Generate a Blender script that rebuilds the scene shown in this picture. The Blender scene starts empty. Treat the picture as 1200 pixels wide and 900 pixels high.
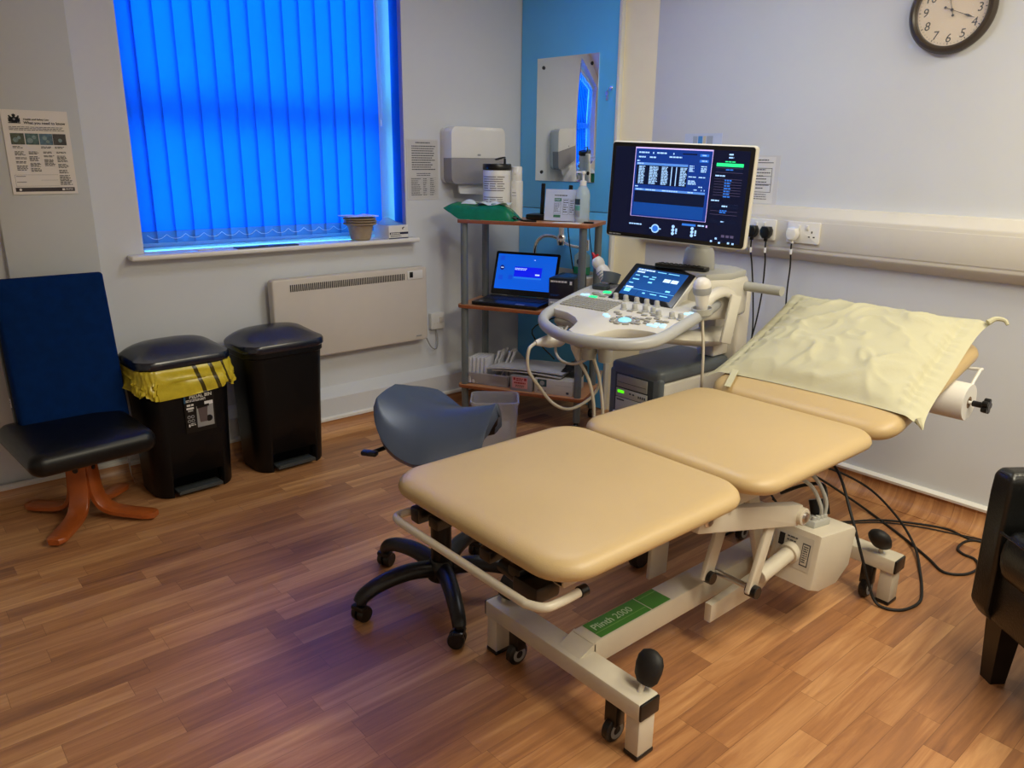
import bpy, bmesh, math, random
from mathutils import Vector, Matrix, noise
R = math.radians
PI = math.pi
scene = bpy.context.scene
COL = scene.collection
rnd = random.Random(7)

# ------------------------------------------------------------------ materials
def lin(c):
    return tuple((x / 12.92 if x <= .04045 else ((x + .055) / 1.055) ** 2.4) for x in c)

def rgb(r, g, b):
    return lin((r / 255, g / 255, b / 255))

MATS = {}
def mat(name, col, rough=.5, metal=0.0, spec=.5, vary=.06, vscale=9.0, bump=0.0, bscale=120.0, coat=0.0, emit=0.0, emit_col=None, sheen=0.0):
    if name in MATS:
        return MATS[name]
    m = bpy.data.materials.new(name)
    m.use_nodes = True
    nt = m.node_tree
    b = nt.nodes['Principled BSDF']
    b.inputs['Roughness'].default_value = rough
    b.inputs['Metallic'].default_value = metal
    b.inputs['Specular IOR Level'].default_value = spec
    b.inputs['Coat Weight'].default_value = coat
    b.inputs['Sheen Weight'].default_value = sheen
    tc = nt.nodes.new('ShaderNodeTexCoord')
    if vary:
        n = nt.nodes.new('ShaderNodeTexNoise')
        n.inputs['Scale'].default_value = vscale
        n.inputs['Detail'].default_value = 4
        nt.links.new(tc.outputs['Object'], n.inputs['Vector'])
        cr = nt.nodes.new('ShaderNodeValToRGB')
        cr.color_ramp.elements[0].position = .3
        cr.color_ramp.elements[1].position = .7
        cr.color_ramp.elements[0].color = (*[max(0, x * (1 - vary)) for x in col], 1)
        cr.color_ramp.elements[1].color = (*[min(1, x * (1 + vary)) for x in col], 1)
        nt.links.new(n.outputs['Fac'], cr.inputs['Fac'])
        nt.links.new(cr.outputs['Color'], b.inputs['Base Color'])
    else:
        b.inputs['Base Color'].default_value = (*col, 1)
    if bump:
        n2 = nt.nodes.new('ShaderNodeTexNoise')
        n2.inputs['Scale'].default_value = bscale
        n2.inputs['Detail'].default_value = 3
        nt.links.new(tc.outputs['Object'], n2.inputs['Vector'])
        bp = nt.nodes.new('ShaderNodeBump')
        bp.inputs['Strength'].default_value = bump
        bp.inputs['Distance'].default_value = .004
        nt.links.new(n2.outputs['Fac'], bp.inputs['Height'])
        nt.links.new(bp.outputs['Normal'], b.inputs['Normal'])
    if emit:
        b.inputs['Emission Color'].default_value = (*(emit_col or col), 1)
        b.inputs['Emission Strength'].default_value = emit
    MATS[name] = m
    return m

def clear_mat(name, col, alpha=.35, rough=.15):
    """clear or frosted plastic: part see-through, part glossy"""
    m = bpy.data.materials.new(name)
    m.use_nodes = True
    nt = m.node_tree
    b = nt.nodes['Principled BSDF']
    b.inputs['Base Color'].default_value = (*col, 1)
    b.inputs['Roughness'].default_value = rough
    b.inputs['Alpha'].default_value = alpha
    tc = nt.nodes.new('ShaderNodeTexCoord')
    n = nt.nodes.new('ShaderNodeTexNoise')
    n.inputs['Scale'].default_value = 30
    nt.links.new(tc.outputs['Object'], n.inputs['Vector'])
    bp = nt.nodes.new('ShaderNodeBump')
    bp.inputs['Strength'].default_value = .15
    bp.inputs['Distance'].default_value = .004
    nt.links.new(n.outputs['Fac'], bp.inputs['Height'])
    nt.links.new(bp.outputs['Normal'], b.inputs['Normal'])
    MATS[name] = m
    return m

# ------------------------------------------------------------------ mesh builder
def axes(o, x, y, z=None):
    x = Vector(x).normalized()
    y = Vector(y).normalized()
    z = Vector(z).normalized() if z else x.cross(y).normalized()
    return Matrix(((x[0], y[0], z[0], o[0]), (x[1], y[1], z[1], o[1]), (x[2], y[2], z[2], o[2]), (0, 0, 0, 1)))

def T(*v):
    return Matrix.Translation(Vector(v))

def RZ(a):
    return Matrix.Rotation(a, 4, 'Z')
def RX(a):
    return Matrix.Rotation(a, 4, 'X')
def RY(a):
    return Matrix.Rotation(a, 4, 'Y')

def rrect(w, h, r, n=6, cx=0, cy=0):
    """rounded rectangle polygon, counter-clockwise"""
    out = []
    r = min(r, w / 2 - 1e-5, h / 2 - 1e-5)
    for sx, sy, a0 in ((1, 1, 0), (-1, 1, 90), (-1, -1, 180), (1, -1, 270)):
        for k in range(n + 1):
            a = R(a0 + 90 * k / n)
            out.append((cx + sx * (w / 2 - r) + r * math.cos(a), cy + sy * (h / 2 - r) + r * math.sin(a)))
    return out

def smooth_pts(pts, closed=False, sub=6):
    P = [Vector(p) for p in pts]
    n = len(P)
    out = []
    rng = range(n) if closed else range(n - 1)
    for i in rng:
        p0 = P[(i - 1) % n] if closed or i > 0 else P[0] * 2 - P[1]
        p1 = P[i]
        p2 = P[(i + 1) % n]
        p3 = P[(i + 2) % n] if closed or i + 2 < n else P[-1] * 2 - P[-2]
        for k in range(sub):
            t = k / sub
            out.append(.5 * ((2 * p1) + (p2 - p0) * t + (2 * p0 - 5 * p1 + 4 * p2 - p3) * t * t + (3 * p1 - p0 - 3 * p2 + p3) * t ** 3))
    if not closed:
        out.append(P[-1])
    return out

class MB:
    def __init__(self):
        self.bm = bmesh.new()
    def merge(self, tb, M=None, mi=0):
        if M is not None:
            tb.transform(M)
        for f in tb.faces:
            f.material_index = mi
        me = bpy.data.meshes.new('tmp')
        tb.to_mesh(me)
        tb.free()
        self.bm.from_mesh(me)
        bpy.data.meshes.remove(me)
        return self
    def box(self, c, s, bev=.003, M=None, mi=0, seg=2):
        tb = bmesh.new()
        bmesh.ops.create_cube(tb, size=1)
        for v in tb.verts:
            v.co = Vector((v.co.x * s[0], v.co.y * s[1], v.co.z * s[2]))
        bev = min(bev, min(s) * .45)
        if bev > 0:
            bmesh.ops.bevel(tb, geom=list(tb.edges), offset=bev, segments=seg, profile=.5, affect='EDGES')
        for v in tb.verts:
            v.co += Vector(c)
        return self.merge(tb, M, mi)
    def box2(self, a, b, bev=.003, M=None, mi=0, seg=2):
        a = Vector(a); b = Vector(b)
        return self.box((a + b) / 2, [abs(x) for x in (b - a)], bev, M, mi, seg)
    def lathe(self, prof, M=None, mi=0, n=28, cap=True):
        tb = bmesh.new()
        rings = []
        for r, z in prof:
            rings.append([tb.verts.new((r * math.cos(2 * PI * k / n), r * math.sin(2 * PI * k / n), z)) for k in range(n)])
        for a, b in zip(rings, rings[1:]):
            for k in range(n):
                tb.faces.new((a[k], a[(k + 1) % n], b[(k + 1) % n], b[k]))
        if cap:
            tb.faces.new(list(reversed(rings[0])))
            tb.faces.new(rings[-1])
        bmesh.ops.recalc_face_normals(tb, faces=tb.faces)
        return self.merge(tb, M, mi)
    def cyl(self, p0, p1, r0, r1=None, n=20, bev=.0015, mi=0):
        p0 = Vector(p0); p1 = Vector(p1)
        r1 = r0 if r1 is None else r1
        d = p1 - p0
        L = d.length
        z = d / L
        x = z.orthogonal().normalized()
        M = axes(p0, x, z.cross(x), z)
        b = min(bev, r0 * .4, r1 * .4, L * .4)
        return self.lathe([(r0 - b, 0), (r0, b), (r1, L - b), (r1 - b, L)], M, mi, n)
    def tube(self, pts, r, n=10, closed=False, smooth=True, mi=0, sub=6, flat=None, M=None):
        P = smooth_pts(pts, closed, sub) if smooth else [Vector(p) for p in pts]
        tb = bmesh.new()
        rings = []
        N = len(P)
        up = None
        for i in range(N):
            t = (P[(i + 1) % N] - P[i - 1]) if closed else (P[min(i + 1, N - 1)] - P[max(i - 1, 0)])
            if t.length < 1e-9:
                t = Vector((0, 0, 1))
            t.normalize()
            if flat is not None:
                u = Vector(flat)
                x = t.cross(u).normalized()
                y = u
            else:
                if up is None:
                    up = t.orthogonal().normalized()
                up = (up - t * up.dot(t)).normalized()
                x = up
                y = t.cross(x)
            rr = r(i / max(1, N - 1)) if callable(r) else r
            rx, ry = rr if isinstance(rr, tuple) else (rr, rr)
            rings.append([tb.verts.new(P[i] + x * rx * math.cos(2 * PI * k / n) + y * ry * math.sin(2 * PI * k / n)) for k in range(n)])
        for i in range(N if closed else N - 1):
            a = rings[i]; b = rings[(i + 1) % N]
            for k in range(n):
                tb.faces.new((a[k], a[(k + 1) % n], b[(k + 1) % n], b[k]))
        if not closed:
            tb.faces.new(list(reversed(rings[0])))
            tb.faces.new(rings[-1])
        bmesh.ops.recalc_face_normals(tb, faces=tb.faces)
        return self.merge(tb, M, mi)
    def prism(self, poly, z0, z1, bev=.003, M=None, mi=0, seg=2):
        tb = bmesh.new()
        a = [tb.verts.new((x, y, z0)) for x, y in poly]
        b = [tb.verts.new((x, y, z1)) for x, y in poly]
        n = len(poly)
        tb.faces.new(list(reversed(a)))
        tb.faces.new(b)
        for k in range(n):
            tb.faces.new((a[k], a[(k + 1) % n], b[(k + 1) % n], b[k]))
        bmesh.ops.recalc_face_normals(tb, faces=tb.faces)
        if bev:
            es = [e for e in tb.edges if abs(e.verts[0].co.z - e.verts[1].co.z) < 1e-6]
            bmesh.ops.bevel(tb, geom=es, offset=bev, segments=seg, profile=.5, affect='EDGES', clamp_overlap=True)
        return self.merge(tb, M, mi)
    def rings(self, rings, M=None, mi=0, cap0=True, cap1=True, closed=True):
        """loft through rings (lists of points with equal counts)"""
        tb = bmesh.new()
        V = [[tb.verts.new(p) for p in r] for r in rings]
        n = len(V[0])
        for a, b in zip(V, V[1:]):
            for k in range(n if closed else n - 1):
                tb.faces.new((a[k], a[(k + 1) % n], b[(k + 1) % n], b[k]))
        if cap0:
            tb.faces.new(list(reversed(V[0])))
        if cap1:
            tb.faces.new(V[-1])
        bmesh.ops.recalc_face_normals(tb, faces=tb.faces)
        return self.merge(tb, M, mi)
    def sheet(self, f, nu, nv, thick=0.0, M=None, mi=0):
        """f(u,v)->point, u,v in 0..1; thick>0 closes it into a slab downwards along the normal"""
        tb = bmesh.new()
        V = [[tb.verts.new(f(i / nu, j / nv)) for j in range(nv + 1)] for i in range(nu + 1)]
        for i in range(nu):
            for j in range(nv):
                tb.faces.new((V[i][j], V[i + 1][j], V[i + 1][j + 1], V[i][j + 1]))
        bmesh.ops.recalc_face_normals(tb, faces=tb.faces)
        if thick:
            bmesh.ops.solidify(tb, geom=list(tb.faces), thickness=thick)
        bmesh.ops.recalc_face_normals(tb, faces=tb.faces)
        return self.merge(tb, M, mi)
    def pad(self, w, h, t, rc, re, crown=0.0, M=None, mi=0, n=8):
        """upholstered pad: rounded plan, rolled edges, slightly crowned top; sits on z=0..t"""
        rg = []
        K = 8
        for k in range(K + 1):
            a = PI * k / K - PI / 2
            ins = re * (1 - math.cos(a))
            z = t / 2 + (t / 2) * math.sin(a)
            rg.append([(x, y, z) for x, y in rrect(w - 2 * ins, h - 2 * ins, max(rc - ins, .004), n)])
        for k in range(1, 9):
            q = k / 8
            ins = re + q * (min(w, h) / 2 - re - .012)
            z = t + crown * (1 - (1 - q) ** 2)
            rg.append([(x, y, z) for x, y in rrect(w - 2 * ins, h - 2 * ins, max((rc - re) * (1 - q), .004), n)])
        return self.rings(rg, M, mi)
    def text(self, s, size, M, mi=0, depth=.0004, align='LEFT', bold=0.0, shear=0.0):
        cu = bpy.data.curves.new('txt', 'FONT')
        cu.body = s
        cu.size = size
        cu.align_x = align
        cu.extrude = depth
        cu.offset = bold
        cu.shear = shear
        cu.resolution_u = 3
        ob = bpy.data.objects.new('txt', cu)
        COL.objects.link(ob)
        dg = bpy.context.evaluated_depsgraph_get()
        me = bpy.data.meshes.new_from_object(ob.evaluated_get(dg))
        bpy.data.objects.remove(ob)
        bpy.data.curves.remove(cu)
        tb = bmesh.new()
        tb.from_mesh(me)
        bpy.data.meshes.remove(me)
        return self.merge(tb, M, mi)
    def build(self, name, mats, inv=None, angle=40):
        if inv is not None:
            self.bm.transform(inv)
        me = bpy.data.meshes.new(name)
        self.bm.to_mesh(me)
        self.bm.free()
        for m in (mats if isinstance(mats, (list, tuple)) else [mats]):
            me.materials.append(m)
        me.polygons.foreach_set('use_smooth', [True] * len(me.polygons))
        me.set_sharp_from_angle(angle=R(angle))
        o = bpy.data.objects.new(name, me)
        COL.objects.link(o)
        return o

# ------------------------------------------------------------------ things and parts
class Thing:
    """an Empty at the thing's base that parents its parts; parts are modelled in world space"""
    def __init__(self, name, label, cat, loc=(0, 0, 0), rz=0.0, group=None, kind=None):
        o = bpy.data.objects.new(name, None)
        o.empty_display_size = .05
        COL.objects.link(o)
        o.location = loc
        o.rotation_euler = (0, 0, rz)
        tag(o, label, cat, group, kind)
        self.o = o
        self.M = T(*loc) @ RZ(rz)
        self.inv = self.M.inverted()
    def part(self, name, mb, mats, label=None, local=False, parent=None, angle=40):
        p = mb.build(name, mats, None if local else self.inv, angle)
        p.parent = parent or self.o
        if label:
            p['label'] = label
        return p

def tag(o, label=None, cat=None, group=None, kind=None):
    if label: o['label'] = label
    if cat: o['category'] = cat
    if group: o['group'] = group
    if kind: o['kind'] = kind
    return o

def solo(name, mb, mats, label, cat, loc=(0, 0, 0), rz=0.0, group=None, local=False, angle=40):
    """a thing that is one mesh, its origin at its base"""
    M = T(*loc) @ RZ(rz)
    o = mb.build(name, mats, None if local else M.inverted(), angle)
    o.location = loc
    o.rotation_euler = (0, 0, rz)
    return tag(o, label, cat, group)

def struct(name, mb, mats, parent=None, angle=40):
    o = mb.build(name, mats, None, angle)
    if parent is None:
        o['kind'] = 'structure'
    else:
        o.parent = parent
    return o

def dup(root, loc, rz, label, group=None):
    r = root.copy()
    COL.objects.link(r)
    r.location = loc
    r.rotation_euler = (0, 0, rz)
    r['label'] = label
    if group: r['group'] = group
    for ch in list(root.children):
        c = ch.copy()
        COL.objects.link(c)
        c.parent = r
        for g in list(ch.children):
            d = g.copy()
            COL.objects.link(d)
            d.parent = c
    return r

class Face:
    """flat layout on a surface: u to the right, v downwards, metres from the top-left corner"""
    def __init__(self, o, x, y, off=.0006, k=1.0):
        self.k = k
        self.o = Vector(o); self.x = Vector(x).normalized(); self.y = Vector(y).normalized()
        self.n = self.x.cross(self.y).normalized()
        self.off = off
    def M(self, u, v, lift=1.0):
        return axes(self.o + self.x * u * self.k - self.y * v * self.k + self.n * self.off * lift, self.x, self.y, self.n) @ Matrix.Diagonal((self.k, self.k, 1, 1))
    def rect(self, mb, u0, v0, u1, v1, mi, lift=1.0, t=.0004):
        return mb.box(((u1 - u0) / 2, -(v1 - v0) / 2, 0), (abs(u1 - u0), abs(v1 - v0), t), 0, self.M(u0, v0, lift), mi)
    def disc(self, mb, u, v, r, mi, lift=1.0, n=20):
        return mb.lathe([(r, -.0002), (r, .0002)], self.M(u, v, lift), mi, n)
    def text(self, mb, s, u, v, size, mi, lift=1.0, align='LEFT', bold=0.0, shear=0.0):
        return mb.text(s, size, self.M(u, v, lift), mi, .0002, align, bold, shear)
    def lines(self, mb, u0, v0, u1, v1, n, mi, fill=.5, rag=.25, lift=3.0):
        """n ragged lines of small print"""
        dv = (v1 - v0) / n
        for k in range(n):
            e = u1 - (u1 - u0) * rag * rnd.random()
            u = u0
            while u < e - .001:
                w = min(e - u, rnd.uniform(.006, .016) * 1.0)
                self.rect(mb, u, v0 + dv * k, u + w, v0 + dv * (k + fill), mi, lift)
                u += w + .0022
# ================================================================== palette
M_wall = mat('wall_paint', rgb(212, 215, 219), .75, vary=.02, vscale=3, bump=.05, bscale=250)
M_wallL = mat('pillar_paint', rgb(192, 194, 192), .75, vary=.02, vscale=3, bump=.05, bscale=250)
M_ceil = mat('ceiling_paint', rgb(225, 222, 215), .85, vary=.02)
M_cream = mat('cream_paint', rgb(255, 243, 208), .6, vary=.02)
M_panel = mat('blue_laminate', rgb(94, 190, 255), .3, spec=.8, vary=.02, vscale=4)
M_white = mat('white_plastic', rgb(225, 224, 220), .35, vary=.02)
M_whitegloss = mat('white_gloss', rgb(232, 230, 225), .18, vary=.015)
M_trim = mat('trim_plastic', rgb(214, 209, 198), .4, vary=.02)
M_grey = mat('grey_plastic', rgb(150, 152, 152), .45, vary=.03)
M_dark = mat('dark_plastic', rgb(22, 22, 24), .4, vary=.1)
M_black = mat('black_plastic', rgb(12, 12, 14), .32, vary=.1)
M_rubber = mat('black_rubber', rgb(20, 20, 21), .6, vary=.1)
M_chrome = mat('chrome', (.85, .86, .88), .12, 1.0, vary=.02)
M_steel = mat('steel', (.6, .6, .6), .3, 1.0, vary=.03)
M_paper = mat('paper', rgb(226, 224, 220), .7, vary=.02)
M_ink = mat('print_ink', rgb(70, 70, 75), .7, vary=.05)
M_black_ink = mat('black_ink', rgb(25, 25, 28), .6, vary=.05)

def floor_mat():
    m = bpy.data.materials.new('wood_vinyl')
    m.use_nodes = True
    nt = m.node_tree
    N = nt.nodes; Lk = nt.links
    b = N['Principled BSDF']
    tc = N.new('ShaderNodeTexCoord')
    sp = N.new('ShaderNodeSeparateXYZ')
    Lk.new(tc.outputs['Object'], sp.inputs[0])
    def math_(op, a, bb=None, c=None):
        n = N.new('ShaderNodeMath'); n.operation = op
        for i, v in enumerate((a, bb, c)):
            if v is None: continue
            if isinstance(v, (int, float)): n.inputs[i].default_value = v
            else: Lk.new(v, n.inputs[i])
        return n.outputs[0]
    X = math_('ADD', sp.outputs[0], sp.outputs[2])
    # unroll the cove: height adds to the across coordinate
    Yc = math_('ADD', sp.outputs[1], math_('MULTIPLY', sp.outputs[2], math_('LESS_THAN', sp.outputs[0], 3.12)))
    W = .076; LEN = .40
    row = math_('FLOOR', math_('DIVIDE', Yc, W))
    wn = N.new('ShaderNodeTexWhiteNoise'); wn.noise_dimensions = '1D'
    Lk.new(row, wn.inputs['W'])
    off = math_('MULTIPLY', wn.outputs['Value'], 3.7)
    xs = math_('ADD', math_('DIVIDE', X, LEN), off)
    cell = math_('FLOOR', xs)
    cb = N.new('ShaderNodeCombineXYZ')
    Lk.new(cell, cb.inputs[0]); Lk.new(row, cb.inputs[1])
    w2 = N.new('ShaderNodeTexWhiteNoise'); w2.noise_dimensions = '2D'
    Lk.new(cb.outputs[0], w2.inputs['Vector'])
    # grain
    mp = N.new('ShaderNodeCombineXYZ')
    Lk.new(math_('MULTIPLY', X, 2.2), mp.inputs[0])
    Lk.new(math_('MULTIPLY', Yc, 34), mp.inputs[1])
    Lk.new(math_('MULTIPLY', w2.outputs['Value'], 40), mp.inputs[2])
    g = N.new('ShaderNodeTexNoise'); g.inputs['Scale'].default_value = 1.0
    g.inputs['Detail'].default_value = 6; g.inputs['Roughness'].default_value = .62; g.inputs['Distortion'].default_value = .8
    Lk.new(mp.outputs[0], g.inputs['Vector'])
    f = math_('ADD', math_('MULTIPLY', w2.outputs['Value'], .30), math_('MULTIPLY', g.outputs['Fac'], .84))
    cr = N.new('ShaderNodeValToRGB')
    e = cr.color_ramp.elements
    e[0].position = .24; e[0].color = (*rgb(122, 80, 56), 1)
    e[1].position = .86; e[1].color = (*rgb(214, 163, 111), 1)
    k = e.new(.55); k.color = (*rgb(173, 120, 77), 1)
    Lk.new(f, cr.inputs['Fac'])
    # seams
    fy = math_('FRACT', math_('DIVIDE', Yc, W)); fx = math_('FRACT', xs)
    sy = math_('LESS_THAN', fy, .018); sx = math_('LESS_THAN', fx, .0035)
    seam = math_('MAXIMUM', sy, sx)
    mx = N.new('ShaderNodeMix'); mx.data_type = 'RGBA'
    mx.inputs['B'].default_value = (*rgb(92, 58, 38), 1)
    Lk.new(math_('MULTIPLY', seam, .55), mx.inputs['Factor'])
    Lk.new(cr.outputs['Color'], mx.inputs['A'])
    Lk.new(mx.outputs['Result'], b.inputs['Base Color'])
    b.inputs['Roughness'].default_value = .40
    b.inputs['Specular IOR Level'].default_value = .55
    bp = N.new('ShaderNodeBump'); bp.inputs['Strength'].default_value = .08; bp.inputs['Distance'].default_value = .003
    Lk.new(g.outputs['Fac'], bp.inputs['Height'])
    Lk.new(bp.outputs['Normal'], b.inputs['Normal'])
    return m
M_floor = floor_mat()

XL, XR, YF, YB, ZC = -1.7, 3.23, -1.6, 3.575, 2.5
# ================================================================== shell
struct('floor', MB().box2((XL, YF, -.06), (XR, YB, 0), 0), M_floor)
struct('ceiling', MB().box2((XL - .1, YF - .1, ZC), (XR + .1, YB + .3, ZC + .1), 0), M_ceil)
struct('wall_right', MB().box2((XR, YF - .1, -.06), (XR + .1, YB + .3, ZC), 0), M_wall)
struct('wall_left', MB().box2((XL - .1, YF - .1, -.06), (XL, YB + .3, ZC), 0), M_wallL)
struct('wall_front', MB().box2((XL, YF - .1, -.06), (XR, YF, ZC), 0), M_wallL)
WX0, WX1, WZ0, WZ1 = .965, 2.305, .965, 2.32
wb = MB()
wb.box2((XL, YB, -.06), (WX0, YB + .3, ZC), 0)
wb.box2((WX1, YB, -.06), (XR, YB + .3, ZC), 0)
wb.box2((WX0, YB, -.06), (WX1, YB + .3, WZ0), 0)
wb.box2((WX0, YB, WZ1), (WX1, YB + .3, ZC), 0)
struct('wall_back', wb, M_wall)
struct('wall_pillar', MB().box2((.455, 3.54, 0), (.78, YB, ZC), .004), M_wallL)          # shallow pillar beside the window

def cove(axis):
    rr = .07
    prof = [(0, -.001), (0, .003)]
    pts = [(rr * math.sin(a), rr - rr * math.cos(a)) for a in [PI / 2 * k / 8 for k in range(9)]]
    return pts
pr = [(-.075 + a, b + .002) for a, b in cove(0)]
# vinyl cove and cap along the right wall
def extr(poly, M, L):
    return MB().prism(poly, 0, L, 0, M)
cv = [(p[0], p[1]) for p in pr] + [(-.005, .088), (.0, .088), (.0, .001), (-.075, .001)]
Mr = axes((3.222, YF, 0), (1, 0, 0), (0, 0, 1), (0, -1, 0)) @ T(0, 0, -(2.70 - YF))
br = struct('baseboard_right', extr(cv, Mr, 2.70 - YF), M_floor)
cap = [(-.004, .084), (-.016, .087), (-.018, .098), (-.006, .106), (.008, .106), (.008, .084)]
struct('baseboard_cap', extr(cap, Mr, 2.70 - YF), M_whitegloss, br)
# the back wall: boxed pipe run with sloping top, cove below
Mb = axes((.78, 3.5, 0), (0, 1, 0), (0, 0, 1), (1, 0, 0))
bb = struct('baseboard_back', extr(cv, Mb, 3.11 - .78), M_floor)
struct('baseboard_cap', extr([(-.003, .072), (-.013, .075), (-.014, .088), (-.004, .094), (.004, .094), (.004, .072)], Mb, 3.11 - .78), M_whitegloss, bb)
struct('trim_2', extr([(.0, .08), (.0, .19), (.006, .197), (.075, .233), (.075, 0.002), (.002, .002)], Mb, 3.11 - .78), M_wall)
Mb2 = axes((XL, 3.537, 0), (0, 1, 0), (0, 0, 1), (1, 0, 0))
b2 = struct('baseboard_left', extr(cv, Mb2, .78 - XL), M_floor)
struct('baseboard_cap', extr([(-.003, .072), (-.013, .075), (-.014, .088), (-.004, .094), (.004, .094), (.004, .072)], Mb2, .78 - XL), M_whitegloss, b2)
# dado trunking on the right wall
Mt = axes((XR, YF, 0), (-1, 0, 0), (0, 0, 1), (0, 1, 0))
tr = struct('trim_3', extr([(0, .978), (.012, .978), (.058, 1.014), (.06, 1.022), (.06, 1.162), (.056, 1.172), (.03, 1.206), (0, 1.21)], Mt, 2.68 - YF), M_trim)
struct('trunking_lid', MB().box2((XR - .0625, YF, 1.034), (XR - .058, 2.68, 1.15), .001), M_trim, tr)
# boxed duct in the corner behind the basin; its blue front stands a few degrees off the right wall
MPAN = T(3.11, YB, 0) @ RZ(R(4.8)) @ T(-3.11, -YB, 0)
pa_, pb_ = MPAN @ Vector((3.134, YB, 0)), MPAN @ Vector((3.134, 2.862, 0))
struct('trim_4', MB().prism([(pa_.x, YB), (pb_.x, pb_.y), (XR, 2.68), (XR, YB)], 0, ZC, 0), M_cream)
def pstruct(name, mb, m, parent=None):
    mb.bm.transform(MPAN)
    return struct(name, mb, m, parent)
d1 = pstruct('door_1', MB().box2((3.11, 2.885, 1.122), (3.132, 3.57, ZC - .002), .002), M_panel)
lk = MB()
lk.lathe([(.0, 0), (.011, 0), (.011, .006), (.009, .008), (.0, .008)], axes((3.11, 2.913, 1.757), (0, -1, 0), (0, 0, 1), (-1, 0, 0)), cap=False)
pstruct('lock', lk, M_chrome, d1)
ky = MB()
ky.box((3.097, 2.913, 1.757), (.016, .002, .007), .0005)
ky.tube([(3.09, 2.913, 1.757), (3.088, 2.922, 1.745), (3.092, 2.934, 1.735), (3.094, 2.924, 1.75)], .0012, 6, closed=True)
ky.box((3.104, 2.936, 1.712), (.003, .013, .03), .001)
ky.lathe([(.011, -.0015), (.011, .0015)], axes((3.1, 2.936, 1.732), (0, 1, 0), (0, 0, 1), (1, 0, 0)))
pstruct('key', ky, M_steel, d1)
pstruct('door_2', MB().box2((3.11, 2.885, .005), (3.132, 3.57, 1.118), .002), M_panel)
pstruct('trim_5', MB().box2((3.104, 2.862, 0), (3.134, 2.881, ZC - .002), .003), M_white)

# ================================================================== window
w = bpy.data.objects.new('window_1', None); COL.objects.link(w); w['kind'] = 'structure'
w.location = ((WX0 + WX1) / 2, 3.85, WZ0)
winv = T(*w.location).inverted()
def wpart(name, mb, m):
    o = mb.build(name, m, winv); o.parent = w; return o
fr = MB()
y0, y1 = 3.815, 3.872
for a, b in (((WX0, y0, WZ0), (WX0 + .06, y1, WZ1)), ((WX1 - .06, y0, WZ0), (WX1, y1, WZ1)), ((WX0 + .058, y0 + .004, WZ0), (WX1 - .058, y1 - .004, WZ0 + .06)), ((WX0 + .058, y0 + .004, WZ1 - .06), (WX1 - .058, y1 - .004, WZ1)), ((WX0 + .058, y0 + .004, 1.545), (WX1 - .058, y1 - .004, 1.635))):
    fr.box2(a, b, .004)
wpart('window_frame', fr, M_white)
def glass_mat():
    m = bpy.data.materials.new('window_glass'); m.use_nodes = True
    nt = m.node_tree
    for n in list(nt.nodes): nt.nodes.remove(n)
    out = nt.nodes.new('ShaderNodeOutputMaterial')
    t = nt.nodes.new('ShaderNodeBsdfTransparent'); g = nt.nodes.new('ShaderNodeBsdfGlossy'); g.inputs['Roughness'].default_value = .03
    fz = nt.nodes.new('ShaderNodeLayerWeight'); fz.inputs['Blend'].default_value = .25
    mx = nt.nodes.new('ShaderNodeMixShader')
    nt.links.new(fz.outputs['Fresnel'], mx.inputs[0]); nt.links.new(t.outputs[0], mx.inputs[1]); nt.links.new(g.outputs[0], mx.inputs[2])
    nt.links.new(mx.outputs[0], out.inputs[0])
    return m
M_glass = glass_mat()
for z0, z1 in ((WZ0 + .055, 1.55), (1.63, WZ1 - .055)):
    wpart('pane', MB().box2((WX0 + .055, 3.838, z0), (WX1 - .055, 3.844, z1), 0), M_glass)
sl = MB()
sl.box2((WX0 + .002, YB - .01, .962), (WX1 - .002, 3.816, .985), .002)
sl.box2((.893, 3.5, .962), (2.345, YB + .0, .985), .008, seg=3)
wpart('window_sill', sl, M_whitegloss)

# ================================================================== vertical blind
def blind_mat(name, trans, diff, t_fac):
    m = bpy.data.materials.new(name); m.use_nodes = True
    nt = m.node_tree
    for n in list(nt.nodes): nt.nodes.remove(n)
    out = nt.nodes.new('ShaderNodeOutputMaterial')
    d = nt.nodes.new('ShaderNodeBsdfDiffuse'); t = nt.nodes.new('ShaderNodeBsdfTranslucent')
    t.inputs['Color'].default_value = (*trans, 1)
    tc = nt.nodes.new('ShaderNodeTexCoord'); n = nt.nodes.new('ShaderNodeTexNoise'); n.inputs['Scale'].default_value = 60
    cr = nt.nodes.new('ShaderNodeValToRGB')
    cr.color_ramp.elements[0].color = (*[x * .9 for x in diff], 1); cr.color_ramp.elements[1].color = (*diff, 1)
    nt.links.new(tc.outputs['Object'], n.inputs['Vector']); nt.links.new(n.outputs['Fac'], cr.inputs['Fac'])
    nt.links.new(cr.outputs['Color'], d.inputs['Color'])
    mx = nt.nodes.new('ShaderNodeMixShader'); mx.inputs[0].default_value = t_fac
    nt.links.new(d.outputs[0], mx.inputs[1]); nt.links.new(t.outputs[0], mx.inputs[2]); nt.links.new(mx.outputs[0], out.inputs[0])
    return m
M_vane = blind_mat('blue_blind_fabric', (.0, .42, 1.0), rgb(40, 110, 190), .55)
M_hem = blind_mat('blue_blind_hem', (.30, .45, .75), rgb(90, 130, 180), .5)
M_chain = mat('white_chain', rgb(200, 220, 235), .4)
bt = Thing('vertical_blind', 'bright blue vertical blind drawn across the window', 'blind', (1.64, 3.715, 1.0))
bt.part('headrail', MB().box2((WX0 + .01, 3.69, 2.262), (WX1 - .01, 3.74, 2.30), .004), M_white)
NV = 15
vx = [1.020 + k * .0836 for k in range(NV)]
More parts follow.
